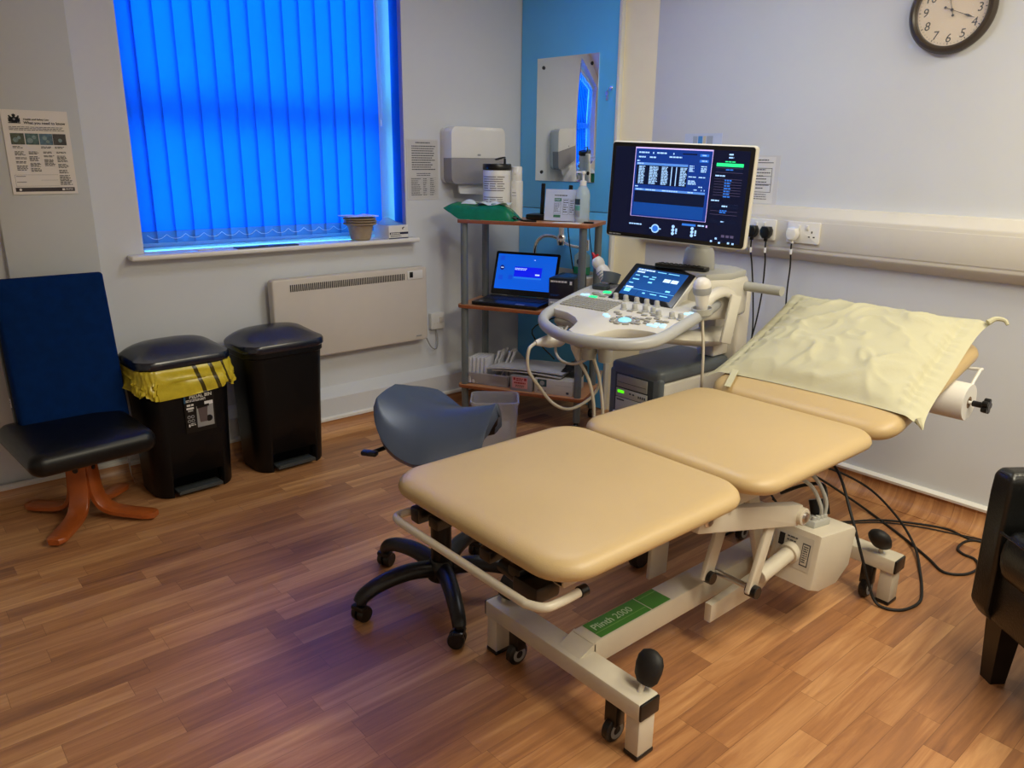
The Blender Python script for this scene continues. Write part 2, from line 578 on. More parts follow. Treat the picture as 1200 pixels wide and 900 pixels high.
for k, (x, yv, av) in enumerate([(x, 3.715, -13 if i < NV - 3 else -10) for i, x in enumerate(vx)] + [(2.289, 3.624, 84)]):
    Mv = T(x, yv, 0) @ RZ(R(av))
    def vane(u, v, z0=1.012, z1=2.265):
        s = (u - .5) * .094
        return (s, .004 * (1 - (2 * u - 1) ** 2), z0 + (z1 - z0) * v)
    mb = MB()
    mb.sheet(lambda u, v: vane(u, v, 1.063, 2.265), 6, 1, .0006, Mv)
    p = bt.part('vane', mb, M_vane)
    bt.part('hem_weight', MB().sheet(lambda u, v: vane(u, v, 1.012, 1.064), 6, 1, .003, Mv), M_hem, parent=p)
ch = MB()
for k in range(NV - 1):
    a, b = vx[k], vx[k + 1]
    ch.tube([(a, 3.70, 1.05), (a * .7 + b * .3, 3.699, 1.033), (a * .3 + b * .7, 3.699, 1.033), (b, 3.70, 1.05)], .0013, 6, sub=4)
bt.part('bottom_chain', ch, M_chain)
cd = MB()
cd.tube([(2.222, 3.69, 2.27), (2.220, 3.685, 1.9), (2.224, 3.68, 1.66), (2.230, 3.68, 1.58)], .0014, 6)
cd.tube([(2.234, 3.69, 2.27), (2.239, 3.685, 1.9), (2.243, 3.68, 1.66), (2.237, 3.68, 1.58)], .0014, 6)
cd.lathe([(.001, 0), (.006, .004), (.006, .03), (.001, .034)], T(2.233, 3.68, 1.55))
bt.part('pull_cord', cd, M_chain)
# ================================================================== things on the window wall
# panel heater
t = Thing('panel_heater', 'white wall panel heater with slotted top grille below the window', 'heater', (1.93, 3.5, .425))
mb = MB()
mb.prism(rrect(.885, .405, .018, 5), 0, .055, .008, axes((1.9325, 3.545, .6275), (1, 0, 0), (0, 0, 1), (0, -1, 0)), seg=3)
mb.box2((1.56, 3.54, .47), (2.30, 3.574, .78), .004)
t.part('body', mb, mat('heater_enamel', rgb(208, 200, 190), .3, vary=.015))
g = MB()
Fh = Face((1.49, 3.489, .83), (1, 0, 0), (0, 0, 1))
n = 62
M_slot = mat('vent_slot', rgb(48, 46, 46), .6)
for k in range(n):
    u = .09 + k * (.655 / n)
    g.box((u + .003, -.046, .0), (.0058, .034, .0016), .0004, Fh.M(0, 0))
t.part('grille', g, M_slot)
c = MB()
c.box((.806, -.04, .001), (.098, .046, .004), .0015, Fh.M(0, 0))
cp = t.part('control_panel', c, M_white)
d = MB(); d.box((.781, -.038, .0035), (.021, .03, .002), .0005, Fh.M(0, 0))
t.part('display', d, M_black, 'small black display window', parent=cp)
b = MB(); b.box((.825, -.378, .0008), (.034, .006, .002), .0005, Fh.M(0, 0))
t.part('badge', b, M_grey, 'small grey badge')
# switched fused outlet + lead
t = Thing('wall_socket', 'small white switched wall outlet right of the panel heater', 'socket', (2.484, 3.575, .456))
mb = MB(); mb.prism(rrect(.094, .094, .008, 4), 0, .03, .004, axes((2.484, 3.575, .503), (1, 0, 0), (0, 0, 1), (0, -1, 0)))
t.part('face_plate', mb, M_white)
sw = MB(); sw.box2((2.492, 3.538, .495), (2.518, 3.547, .525), .003)
sw.box2((2.455, 3.543, .488), (2.462, 3.5455, .494), .001); sw.box2((2.474, 3.543, .488), (2.481, 3.5455, .494), .001)
t.part('rocker_switch', sw, M_trim)
solo('heater_cable', MB().tube([(2.48, 3.56, .458), (2.482, 3.55, .40), (2.47, 3.545, .345), (2.43, 3.54, .36), (2.39, 3.54, .43), (2.36, 3.545, .47)], .0035, 8), M_grey, 'thin grey cable looping from wall outlet to heater', 'cable', (2.44, 3.54, .34))

# laminated notice beside the window
mb = MB(); F = Face((2.318, 3.5725, 1.492), (1, 0, 0), (0, 0, 1))
F.rect(mb, 0, 0, .203, .313, 0, 0, .0018)
F.rect(mb, .006, .006, .197, .307, 1, 2)
F.lines(mb, .055, .016, .15, .024, 1, 2, .7, .05)
F.lines(mb, .03, .034, .185, .165, 11, 2, .42)
F.lines(mb, .06, .175, .16, .195, 2, 2, .4)
for r in range(9):
    F.rect(mb, .02, .20 + r * .0105, .185, .2008 + r * .0105, 2, 3)
    F.lines(mb, .024, .2028 + r * .0105, .09, .2095 + r * .0105, 1, 2, .5, .4)
    F.lines(mb, .10, .2028 + r * .0105, .125, .2095 + r * .0105, 1, 2, .5, .3)
    F.lines(mb, .145, .2028 + r * .0105, .178, .2095 + r * .0105, 1, 2, .5, .4)
M_lam = mat('laminate_film', rgb(215, 214, 214), .12, vary=.02)
M_lamp = mat('laminated_paper', rgb(205, 203, 201), .22, vary=.02)
solo('notice_sheet', mb, [M_lam, M_lamp, M_ink], 'laminated typed notice sheet on the wall between window and towel dispenser', 'notice', (2.42, 3.573, 1.18))

# health and safety law poster
mb = MB(); F = Face((.513, 3.537, 1.553), (1, 0, 0), (0, 0, 1))
F.rect(mb, 0, 0, .222, .309, 0, 0, .002)
def crest(mb, F, cx, cy, s, mi):
    """small heraldic device: crowned shield between two rearing supporters on a ribbon"""
    P = F
    for (u, v, r) in ((0, .02, .27), (0, -.30, .14), (-.11, -.38, .07), (.11, -.38, .07), (-.36, -.16, .12), (.36, -.16, .12), (-.32, .02, .16), (.32, .02, .16), (-.38, .2, .15), (.38, .2, .15), (-.44, -.30, .085), (.44, -.30, .085), (-.24, -.10, .1), (.24, -.10, .1), (0, .26, .16), (-.2, .26, .12), (.2, .26, .12)):
        P.disc(mb, cx + u * s, cy + v * s, r * s, mi, 3, 14)
    for (u0, v0, u1, v1) in ((-.16, -.50, .16, -.42), (-.60, .36, .60, .46), (-.03, -.58, .03, -.46), (-.56, -.12, -.48, .30), (.48, -.12, .56, .30)):
        P.rect(mb, cx + u0 * s, cy + v0 * s, cx + u1 * s, cy + v1 * s, mi, 3)
    P.disc(mb, cx, cy + .03 * s, .13 * s, 2, 4, 14); P.rect(mb, cx - .012 * s, cy - .1 * s, cx + .012 * s, cy + .16 * s, 0, 5); P.rect(mb, cx - .13 * s, cy + .02 * s, cx + .13 * s, cy + .045 * s, 0, 5)
crest(mb, F, .041, .033, .034, 1)
F.text(mb, 'Health and Safety Law', .071, .036, .0095, 1, 3, bold=.0002)
F.text(mb, 'What you need to know', .070, .050, .0140, 1, 3, bold=.0003)
F.lines(mb, .02, .060, .205, .076, 3, 2, .4, .1)
pcs = [(3, .020), (4, .068), (5, .115), (6, .161)]
for mi, u in pcs:
    F.rect(mb, u, .084, u + .045, .125, mi, 2)
for u, v, r in ((.036, .108, .009), (.048, .1, .006), (.083, .11, .01), (.098, .098, .007), (.133, .1, .008), (.142, .113, .006), (.185, .108, .007)):
    F.disc(mb, u, v, r, 7, 3, 12)
for j, u in enumerate((.022, .116, .163)):
    F.lines(mb, u, .131, u + .038, .14, 2, 2, .55, .3)
blk = [(.02, (.15, .166, .172, .18, .186, .196, .202, .222)), (.066, (.15, .162, .168, .187, .192, .208, .212, .226)), (.115, (.15, .158, .164, .172, .178, .205)), (.16, (.15, .158, .165, .19, .196, .212, .218, .233))]
for u, vs in blk:
    for a, b_ in zip(vs[::2], vs[1::2]):
        F.lines(mb, u + .006, a, u + .043, b_, max(1, round((b_ - a) / .0045)), 2, .55, .25)
F.rect(mb, .014, .236, .16, .2367, 2, 2); F.rect(mb, .014, .278, .16, .2787, 2, 2); F.rect(mb, .014, .236, .0147, .2787, 2, 2)
F.rect(mb, .018, .241, .05, .243, 2, 2); F.rect(mb, .018, .262, .05, .264, 2, 2); F.rect(mb, .1, .256, .158, .2567, 2, 2)
F.lines(mb, .165, .238, .208, .277, 8, 2, .55, .3)
F.rect(mb, .010, .284, .212, .299, 8, 2)
F.disc(mb, .026, .2915, .0045, 0, 3); F.rect(mb, .168, .288, .177, .2955, 0, 3); F.lines(mb, .18, .2885, .208, .295, 2, 0, .5, .2, 3)
P_ = [mat('poster_paper', rgb(222, 215, 206), .6, vary=.02), M_black_ink, M_ink, mat('photo_green', rgb(58, 66, 48), .5, vary=.5, vscale=90), mat('photo_teal', rgb(60, 88, 86), .5, vary=.5, vscale=90), mat('photo_blue', rgb(64, 92, 108), .5, vary=.6, vscale=90), mat('photo_dark', rgb(46, 40, 42), .5, vary=.4, vscale=90), mat('photo_light', rgb(110, 130, 130), .5, vary=.3, vscale=90), mat('poster_band', rgb(40, 24, 30), .5)]
solo('safety_poster', mb, P_, 'health and safety law poster with crest and four photographs, left of the window', 'poster', (.624, 3.54, 1.245))

# paper towel dispenser
t = Thing('towel_dispenser', 'white wall paper towel dispenser with grey see-through lower half', 'dispenser', (2.72, 3.575, 1.265))
Md = axes((2.718, 3.575, 1.41), (1, 0, 0), (0, 0, 1), (0, -1, 0))
up = MB(); up.prism(rrect(.366, .29, .032, 6), 0, .045, .002, Md)
t.part('back_box', up, M_white)
def half(z0, z1, bev):
    m = MB()
    poly = [p for p in rrect(.372, .298, .036, 6)]
    poly = [(x, min(max(y, z0), z1)) for x, y in poly]
    q = []
    for p in poly:
        if not q or (abs(p[0] - q[-1][0]) + abs(p[1] - q[-1][1])) > 1e-5: q.append(p)
    m.prism(q, .035, .11, bev, Md, seg=3)
    return m
t.part('cover', half(-.012, .2, .012), M_whitegloss)
M_smoke = mat('smoked_plastic', rgb(150, 147, 150), .22, vary=.03)
low = t.part('window', half(-.2, -.0125, .008), M_smoke, 'grey see-through lower window')
lg = MB(); lg.prism(rrect(.022, .01, .004, 3), .1105, .112, 0, Md @ T(.0, .004, 0))
t.part('lock', lg, M_grey)
tw = MB()
tw.sheet(lambda u, v: (2.598 + .22 * u, 3.50 - .018 * v * v + .004 * math.sin(u * 9), 1.272 - .062 * v - .012 * u * v), 10, 4, .0012)
tw.sheet(lambda u, v: (2.60 + .215 * u, 3.51 - .012 * v * v, 1.272 - .05 * v - .008 * (1 - u) * v), 10, 4, .0012)
t.part('paper_towel', tw, M_paper, 'white paper towel end hanging out')

# ================================================================== mirror on the blue panel
def mirror_mat():
    m = bpy.data.materials.new('mirror_silver'); m.use_nodes = True
    b = m.node_tree.nodes['Principled BSDF']
    b.inputs['Base Color'].default_value = (.96, .97, .96, 1); b.inputs['Metallic'].default_value = 1; b.inputs['Roughness'].default_value = .02
    return m
t = Thing('wall_mirror', 'frameless rectangular mirror screwed to the blue panel', 'mirror', (3.11, 3.18, 1.278))
t.part('glass', MB().box2((3.103, 2.999, 1.277), (3.1095, 3.440, 1.935), .0015), mirror_mat())
for y in (3.045, 3.392):
    for z in (1.325, 1.885):
        s = MB(); s.lathe([(0, 0), (.010, 0), (.009, .003), (.0, .005)], axes((3.103, y, z), (0, -1, 0), (0, 0, 1), (-1, 0, 0)), cap=False)
        t.part('screw', s, M_dark)

t.o.matrix_world = MPAN @ t.M
# ================================================================== wall clock
CY, CZ, CR = 1.300, 1.938, .150
t = Thing('wall_clock', 'round wall clock with dark brown frame and cream dial', 'clock', (3.23, CY, CZ))
Mc = axes((3.2295, CY, CZ), (0, -1, 0), (0, 0, 1), (-1, 0, 0))
M_brown = mat('brown_frame', rgb(62, 52, 44), .35, vary=.08)
M_dial = mat('clock_dial', rgb(226, 208, 182), .6, vary=.015)
rim = MB(); rim.lathe([(CR - .004, 0), (CR, .006), (CR, .022), (CR - .008, .032), (CR - .018, .034), (CR - .026, .028), (CR - .029, .018), (CR - .029, .012)], Mc, n=72, cap=False)
t.part('frame', rim, M_brown)
dl = MB(); dl.lathe([(0, .010), (CR - .027, .010), (CR - .027, .014), (0, .014)], Mc, 0, 72, cap=False)
FD = Face((3.2295 - .014, CY, CZ), (0, -1, 0), (0, 0, 1))
for h in range(1, 13):
    a = R(90 - 30 * h); rr = .094
    s = str(h)
    dl.text(s, .042, FD.M(rr * math.cos(a) , -(rr * math.sin(a) - .0145)), 1, .0003, 'CENTER', 0, .12)
for k in range(60):
    a = R(6 * k); L_ = .004 if k % 5 else .007
    dl.box((.114, 0, 0), (L_, .0012 if k % 5 else .0028, .0004), 0, FD.M(0, 0) @ RZ(a), 1)
t.part('dial', dl, [M_dial, M_black_ink])
def hand(deg, length, tail, width):
    m = MB(); Mh = FD.M(0, 0, 3) @ T(0, 0, .003) @ RZ(R(90 - deg))
    m.box((length * .5, 0, 0), (length, .0016, .001), 0, Mh)
    m.prism([(length * .5, 0), (length * .72, -width), (length * .98, 0), (length * .72, width)], -.0006, .0006, 0, Mh)
    m.box((-tail * .5, 0, 0), (tail, .002, .001), 0, Mh)
    m.lathe([(0, -.0006), (.0045, -.0006), (.0045, .0006), (0, .0006)], Mh @ T(-tail, 0, 0), cap=False)
    m.lathe([(0, -.001), (.005, -.001), (.005, .002), (0, .002)], Mh, cap=False)
    return m
t.part('minute_hand', hand(113, .088, .026, .004), M_black_ink)
hm = hand(344, .062, .02, .0042)
hm.lathe([(0, .001), (.005, .001), (.005, .002), (0, .002)], FD.M(0, 0, 3) @ T(-.011, .0385, .003), cap=False)
t.part('hour_hand', hm, M_black_ink)
M_cg = clear_mat('clock_glass', (1, 1, 1), .06, .03)
t.part('glass', MB().lathe([(0, .0235), (CR - .027, .0235), (CR - .027, .025), (0, .025)], Mc, 0, 48, cap=False), M_cg)

# ================================================================== dado sockets, plugs and leads
XT = 3.17
def double_socket(yc, label):
    t = Thing('double_socket', label, 'socket', (XT, yc, 1.06), group='double sockets on the dado trunking')
    M = axes((XT, yc, 1.104), (0, -1, 0), (0, 0, 1), (-1, 0, 0))
    t.part('face_plate', MB().prism(rrect(.152, .092, .006, 4), 0, .012, .003, M), M_whitegloss)
    for s in (-1, 1):
        sw = MB(); sw.box((s * .02, .022, .014), (.012, .02, .006), .002, M); t.part('switch', sw, M_white)
        h = MB()
        h.box((s * .042, .004, .0123), (.005, .009, .0012), 0, M); h.box((s * .042 - .011, -.016, .0123), (.008, .005, .0012), 0, M); h.box((s * .042 + .011, -.016, .0123), (.008, .005, .0012), 0, M)
        t.part('pin_holes', h, M_dark)
    return t
double_socket(1.962, 'white double socket on the trunking, half hidden behind the monitor edge')
double_socket(1.752, 'white double socket on the trunking, right of the monitor, with one white plug')
def plug(y, z, m, label, lead, leadlabel=None):
    t = Thing('power_plug', label, 'plug', (XT - .013, y, z))
    M = axes((XT - .0125, y, z), (0, -1, 0), (0, 0, 1), (-1, 0, 0))
    pl = MB()
    poly = [(-.012, -.03), (.012, -.03), (.024, -.014), (.026, .006), (.018, .022), (-.018, .022), (-.026, .006), (-.024, -.014)]
    pl.prism(poly, 0, .034, .006, M, seg=3)
    pl.box((0, -.034, .016), (.014, .02, .014), .003, M)
    t.part('body', pl, m)
    t.part('lead', MB().tube(lead, .0036, 8), M_rubber, 'black flexible lead')
    tg = MB(); q = Vector(lead[1]); tg.cyl(q + Vector((0, 0, .012)), q - Vector((0, 0, .012)), .0055)
    t.part('tag', tg, M_paper, 'small white tag on the lead')
plug(1.918, 1.098, M_black, 'black power plug in the socket nearest the monitor, clear of its edge', [(3.141, 1.916, 1.06), (3.143, 1.917, 1.015), (3.16, 1.92, .95), (3.18, 1.935, .78), (3.17, 1.96, .58), (3.10, 1.98, .42), (3.06, 2.0, .22), (3.05, 2.02, .04)])
plug(1.99, 1.098, M_black, 'black power plug mostly hidden by the right edge of the monitor', [(3.141, 1.99, 1.06), (3.143, 1.99, 1.01), (3.16, 1.985, .93), (3.18, 1.975, .78), (3.17, 1.955, .60), (3.12, 1.95, .42), (3.09, 1.99, .2), (3.08, 2.01, .04)])
plug(1.79, 1.10, M_whitegloss, 'white power plug in the right hand double socket', [(3.141, 1.79, 1.06), (3.143, 1.79, 1.02), (3.165, 1.797, .95), (3.185, 1.81, .82), (3.19, 1.80, .6), (3.19, 1.78, .3), (3.17, 1.76, .04)])

# notices on the right wall
mb = MB(); F = Face((3.2294, 2.16, 1.425), (0, -1, 0), (0, 0, 1))
F.rect(mb, 0, 0, .222, .215, 0, 0, .0015); F.rect(mb, .006, .006, .2, .21, 1, 2)
F.rect(mb, .1, .03, .19, .033, 2, 3); F.lines(mb, .08, .018, .19, .026, 1, 2)
for u in (.1, .185): F.rect(mb, u, .055, u + .002, .16, 2, 3)
for v in (.055, .09, .125, .16): F.rect(mb, .1, v, .187, v + .002, 2, 3)
F.lines(mb, .108, .06, .18, .155, 7, 2, .3, .5)
F.lines(mb, .1, .17, .19, .2, 3, 2, .3, .5)
solo('notice_sheet', mb, [M_lam, M_paper, M_ink], 'laminated chart on the right wall just behind the monitor', 'notice', (3.23, 2.05, 1.21))
mb = MB(); F = Face((3.2294, 2.472, 1.525), (0, -1, 0), (0, 0, 1))
F.rect(mb, 0, 0, .216, .15, 0, 0, .0015)
for u0, u1, mi in ((.05, .075, 1), (.08, .105, 2), (.11, .125, 3), (.13, .165, 1)):
    F.rect(mb, u0, .012, u1, .06, mi, 2)
solo('notice_sheet', mb, [mat('pale_card', rgb(205, 215, 235), .5), mat('card_grey', rgb(170, 180, 195), .5), mat('card_blue', rgb(80, 150, 215), .5), mat('card_cream', rgb(215, 205, 175), .5)], 'small pale card with coloured boxes on the wall peeking above the monitor', 'notice', (3.23, 2.36, 1.38))

# ================================================================== on the window sill
SZ = .985
M_pulp = mat('grey_pulp', rgb(158, 140, 116), .85, vary=.1, vscale=40, bump=.3)
def bowl():
    t = Thing('pulp_bowl', 'lowest of the stacked brown pulp bowls, resting on the sill', 'bowl', (0, 0, 0), group='stack of pulp bowls on the sill')
    mb = MB()
    mb.lathe([(.0, 0), (.044, 0), (.050, .004), (.066, .074), (.084, .080), (.086, .085), (.083, .087), (.064, .083), (.048, .008), (.0, .006)], None, 0, 36, cap=False)
    t.part('shell', mb, M_pulp, local=True)
    return t.o
b0 = bowl()
b0.location = (2.025, 3.575, SZ)
dup(b0, (2.026, 3.575, SZ + .0125), .4, 'middle one of the stacked brown pulp bowls on the sill')
dup(b0, (2.023, 3.576, SZ + .025), .9, 'topmost of the stacked brown pulp bowls, under the loose papers')
pp = MB()
for k in range(3):
    pp.sheet(lambda u, v, k=k: ((u - .5) * .17, (v - .5) * .12, .0012 * k + .004 * math.sin(u * 5 + k) * v), 8, 6, .0008, RZ(.12 * k - .1))
solo('paper_sheets', pp, M_paper, 'few loose white sheets lying on top of the pulp bowls', 'paper', (2.02, 3.58, SZ + .119), .05, local=True)
t = Thing('glove_box', 'white box with dark blue band at the right end of the sill', 'box', (2.215, 3.585, SZ), R(4))
mb = MB(); mb.box((0, 0, .0345), (.125, .135, .069), .002)
Fg = Face((-.0625, -.0675, .069), (1, 0, 0), (0, 0, 1))
Fg.rect(mb, .006, .036, .125, .047, 1, 1); Fg.rect(mb, .0, .064, .125, .069, 1, 1)
Fg.lines(mb, .012, .039, .075, .046, 1, 0, .8, .1, 2); Fg.rect(mb, .09, .010, .1, .014, 2, 1); Fg.rect(mb, .086, .013, .093, .022, 2, 1)
Fg.lines(mb, .01, .052, .09, .06, 2, 2, .4)
t.part('carton', mb, [M_paper, mat('navy_print', rgb(24, 30, 62), .4), M_black_ink], local=True)
fl_ = MB(); fl_.sheet(lambda u, v: ((u - .5) * .124, -.06 + .095 * v, .0695 + .001 + .034 * math.sin(u * PI) * v), 10, 5, .0006)
t.part('plastic_flap', fl_, clear_mat('sill_film', rgb(150, 195, 215), .6, .1), 'clear film flap standing up', local=True)
cb_ = MB(); cb_.box((0, 0, .003), (.30, .055, .006), .001); cb_.box((-.02, .0, .0068), (.05, .012, .0015), .0005, mi=1)
solo('clipboard', cb_, [mat('navy_cover', rgb(46, 60, 92), .35), M_black], 'flat dark folder lying near the sill front edge', 'folder', (1.50, 3.535, SZ), .02, local=True)
tg = MB(); tg.tube([(0, 0, .002), (.04, .012, .002), (.07, .0, .004), (.05, -.012, .002), (.01, -.01, .002)], .0018, 6, closed=True)
solo('plastic_loop', tg, M_white, 'small white plastic loop on the left part of the sill', 'loop', (1.19, 3.56, SZ), 0, local=True)
# ================================================================== blue high-backed chair
M_navy = mat('navy_fabric', rgb(0, 34, 84), .9, spec=.12, vary=.12, vscale=26, bump=.12, bscale=400)
M_blackvinyl = mat('black_vinyl', rgb(8, 9, 14), .36, spec=.4, vary=.1, vscale=12)
M_cherry = mat('cherry_wood', rgb(166, 84, 36), .28, vary=.16, vscale=14, coat=.3)
CX, CYY = .545, 3.235
t = Thing('lounge_chair', 'high backed navy blue chair with black seat on a bent wood cross base', 'chair', (CX, CYY, 0))
# backrest: thick cushion with navy front, black sides; leans back
Mbk = T(.562, 3.325, .36) @ RX(R(-13))
bk = MB(); bk.pad(.385, .60, .07, .016, .016, .012, axes((0, 0, .29), (1, 0, 0), (0, 0, 1), (0, -1, 0)))
bk.bm.transform(Mbk)
t.part('backrest', bk, M_navy)
bs = MB(); bs.prism(rrect(.395, .605, .018, 5), -.035, .012, .006, axes((0, 0, .29), (1, 0, 0), (0, 0, 1), (0, -1, 0)))
bs.bm.transform(Mbk)
t.part('back_shell', bs, M_blackvinyl, 'black vinyl back shell')
lb = MB(); lb.box((-.199, .0, .125), (.002, .022, .035), .0005, Mbk); lb.box((-.2005, .0, .125), (.001, .016, .003), 0, Mbk, 1); lb.box((-.2005, .0, .133), (.001, .016, .002), 0, Mbk, 1)
t.part('care_label', lb, [M_paper, M_ink], 'white sewn label')
# seat pad
st = MB(); st.pad(.44, .44, .085, .05, .035, .012, T(.535, 3.165, .315) @ RZ(R(6)) @ RX(R(3)))
t.part('seat', st, M_blackvinyl)
un = MB(); un.box2((.44, 3.12, .275), (.65, 3.34, .318), .006)
t.part('seat_plate', un, M_black)
# four bent plywood legs
for k, (a, L_) in enumerate(((232, .255), (-44, .27), (128, .27), (46, .25))):
    d = Vector((math.cos(R(a)), math.sin(R(a)), 0)); s = Vector((-d.y, d.x, 0))
    Ml = axes((CX, CYY, 0), d, (0, 0, 1), d.cross(Vector((0, 0, 1))))
    th = .022
    path = [(.035, .285), (.037, .20), (.045, .11), (.07, .058), (.115, .034), (.2, .024), (L_ + .01, .020)]
    pth = [Vector((x, z, 0)) for x, z in path]
    sp_ = smooth_pts(pth, False, 5)
    outer, inner = [], []
    for i, p in enumerate(sp_):
        tt = (sp_[min(i + 1, len(sp_) - 1)] - sp_[max(i - 1, 0)]).normalized()
        nn = Vector((-tt.y, tt.x, 0))
        outer.append(p + nn * th / 2); inner.append(p - nn * th / 2)
    mb = MB()
    rings = []
    for i, (o_, n_) in enumerate(zip(outer, inner)):
        f = i / (len(outer) - 1)
        hw = .036 * (1 if f < .93 else (1 - ((f - .93) / .07) ** 2 * .45))
        b_ = .004
        q = []
        for (pt, sgn) in ((o_, 1), (n_, -1)):
            pass
        mid = (o_ + n_) / 2; dn = (o_ - n_) / 2
        for (cu, cw) in ((1, -1), (1, 1), (-1, 1), (-1, -1)):
            for ku, kw in (((1, .86), (.7, 1)) if cu * cw > 0 else ((.7, 1), (1, .86))):
                v = mid + dn * cu * ku
                q.append((v.x, v.y, hw * cw * kw))
        rings.append(q)
    mb.rings(rings, Ml)
    p = t.part('leg', mb, M_cherry)
    for z in (.245, .215):
        bo = MB(); bo.lathe([(0, 0), (.0105, 0), (.0105, .004), (.0, .006)], axes((0, 0, 0), (0, 0, 1), (0, 1, 0), (1, 0, 0)), cap=False)
        bo.bm.transform(Ml @ T(.047, z, 0))
        t.part('bolt', bo, M_dark, parent=p)

# ================================================================== pedal bins
M_bin = mat('black_bin_plastic', rgb(5, 6, 10), .4, spec=.3, vary=.08)
M_lid = mat('bin_lid_plastic', rgb(8, 20, 40), .24, spec=.9, vary=.05)  # blue in the base colour imitates the window's reflection on a black lid
BOW = .016
def bin_ring(w, d, z, yoff=0, bow=BOW):
    """plan of the bin: flat back, gently bowed front, rounded corners"""
    out = []
    for x, y in rrect(w, d, .07, 7):
        y2 = y - bow * (1 - (2 * x / w) ** 2) * (1 if y < 0 else 0)
        out.append((x, y2 + yoff, z))
    return out
BIN_PROF = ((.330, .238, .002), (.335, .243, .010), (.352, .255, .30), (.372, .268, .54), (.384, .28, .546), (.384, .28, .566))
def bin_front(x, z):
    for (w0, d0, z0), (w1, d1, z1) in zip(BIN_PROF, BIN_PROF[1:]):
        if z <= z1:
            f = (z - z0) / (z1 - z0)
            w_, d_ = w0 + (w1 - w0) * f, d0 + (d1 - d0) * f
            return -d_ / 2 - BOW * (1 - (2 * x / w_) ** 2)
def pedal_bin(label, loc, rz):
    t = Thing('pedal_bin', label, 'bin', loc, rz, group='black pedal bins')
    b = MB()
    b.rings([bin_ring(w, d, z) for w, d, z in BIN_PROF])
    body = t.part('body', b, M_bin, local=True)
    # foot recess in the lower front, cut out of the body
    c = MB(); c.box((0, -.135, .03), (.215, .13, .125), .012)
    cut = c.build('recess_cutter', M_bin)
    cut.parent = t.o
    bo = body.modifiers.new('recess', 'BOOLEAN'); bo.operation = 'DIFFERENCE'; bo.object = cut; bo.solver = 'EXACT'
    dg = bpy.context.evaluated_depsgraph_get()
    me = bpy.data.meshes.new_from_object(body.evaluated_get(dg))
    body.modifiers.clear(); body.data = me
    bpy.data.objects.remove(cut)
    pd = MB(); pd.box((0, -.112, .022), (.19, .075, .014), .005); pd.box((0, -.146, .031), (.18, .010, .006), .002)
    t.part('pedal', pd, mat('pedal_grey', rgb(60, 64, 66), .35), 'dark grey foot pedal', local=True)
    ld = MB()
    rg = [bin_ring(.386, .282, .567), bin_ring(.396, .292, .574), bin_ring(.396, .292, .594), bin_ring(.388, .284, .602)]
    for q in (.97, .93, .87, .78, .66, .5, .3, .1):
        rr = []
        for (x, y, z) in bin_ring(.388 * q, .284 * q, 0):
            f_ = max(0.0, min(1.0, (y + .15) / .22)); f_ = f_ * f_ * (3 - 2 * f_)
            h = .602 + (.046 * f_ + .006) * (1 - q ** 4)
            rr.append((x, y, h))
        rg.append(rr)
    ld.rings(rg)
    t.part('lid', ld, M_lid, local=True)
    return t
b1 = pedal_bin('left black pedal bin with a yellow bag rim and a product sticker on its front', (.965, 3.318, 0), R(3))
b2 = pedal_bin('plain black pedal bin without a bag, in front of the panel heater', (1.408, 3.318, 0), R(2))
# sticker on the first bin
mb = MB()
Fs = Face((-.035, bin_front(-.03, .44) - .0015, .468), (1, (bin_front(.065, .4) - bin_front(-.03, .4)) / .095 - .004, 0), (0, -.034, 1), .0008, 1.28)
Fs.rect(mb, 0, 0, .1, .15, 0, 0)
Fs.rect(mb, 0, 0, .006, .045, 4, 1)
Fs.text(mb, 'Superio', .006, .013, .0135, 1, 2, shear=.2); Fs.text(mb, 'PEDAL BIN', .018, .032, .0155, 1, 2, bold=.0004)
Fs.lines(mb, .006, .036, .075, .045, 2, 1, .5, .1, 2)
Fs.rect(mb, .006, .062, .03, .068, 1, 2); Fs.lines(mb, .008, .051, .03, .06, 1, 1, .7, .1, 2); Fs.rect(mb, .010, .07, .027, .076, 2, 2)
for u, v in ((.012, .094), (.024, .094), (.012, .108), (.024, .108)):
    Fs.disc(mb, u, v, .0055, 2, 2); Fs.disc(mb, u, v, .0032, 0, 3)
Fs.rect(mb, .009, .119, .014, .128, 1, 2); Fs.lines(mb, .016, .117, .032, .127, 2, 1, .5, .3, 2)
Fs.rect(mb, .038, .062, .094, .135, 2, 1); Fs.rect(mb, .066, .05, .094, .062, 1, 1)
mb.prism([(.043, -.068), (.075, -.066), (.07, -.118), (.048, -.118)], 0, .0012, 0, Fs.M(0, 0, 2), 3)
mb.prism([(.04, -.062), (.08, -.059), (.08, -.067), (.04, -.070)], 0, .0014, 0, Fs.M(0, 0, 2), 0)
Fs.disc(mb, .078, .11, .011, 0, 2)
sk = b1.part('sticker', mb, [M_black, M_paper, mat('sticker_grey', rgb(150, 150, 150), .4), mat('sticker_brown', rgb(92, 80, 82), .4), mat('sticker_blue', rgb(40, 90, 130), .4)], 'printed product sticker', local=True)
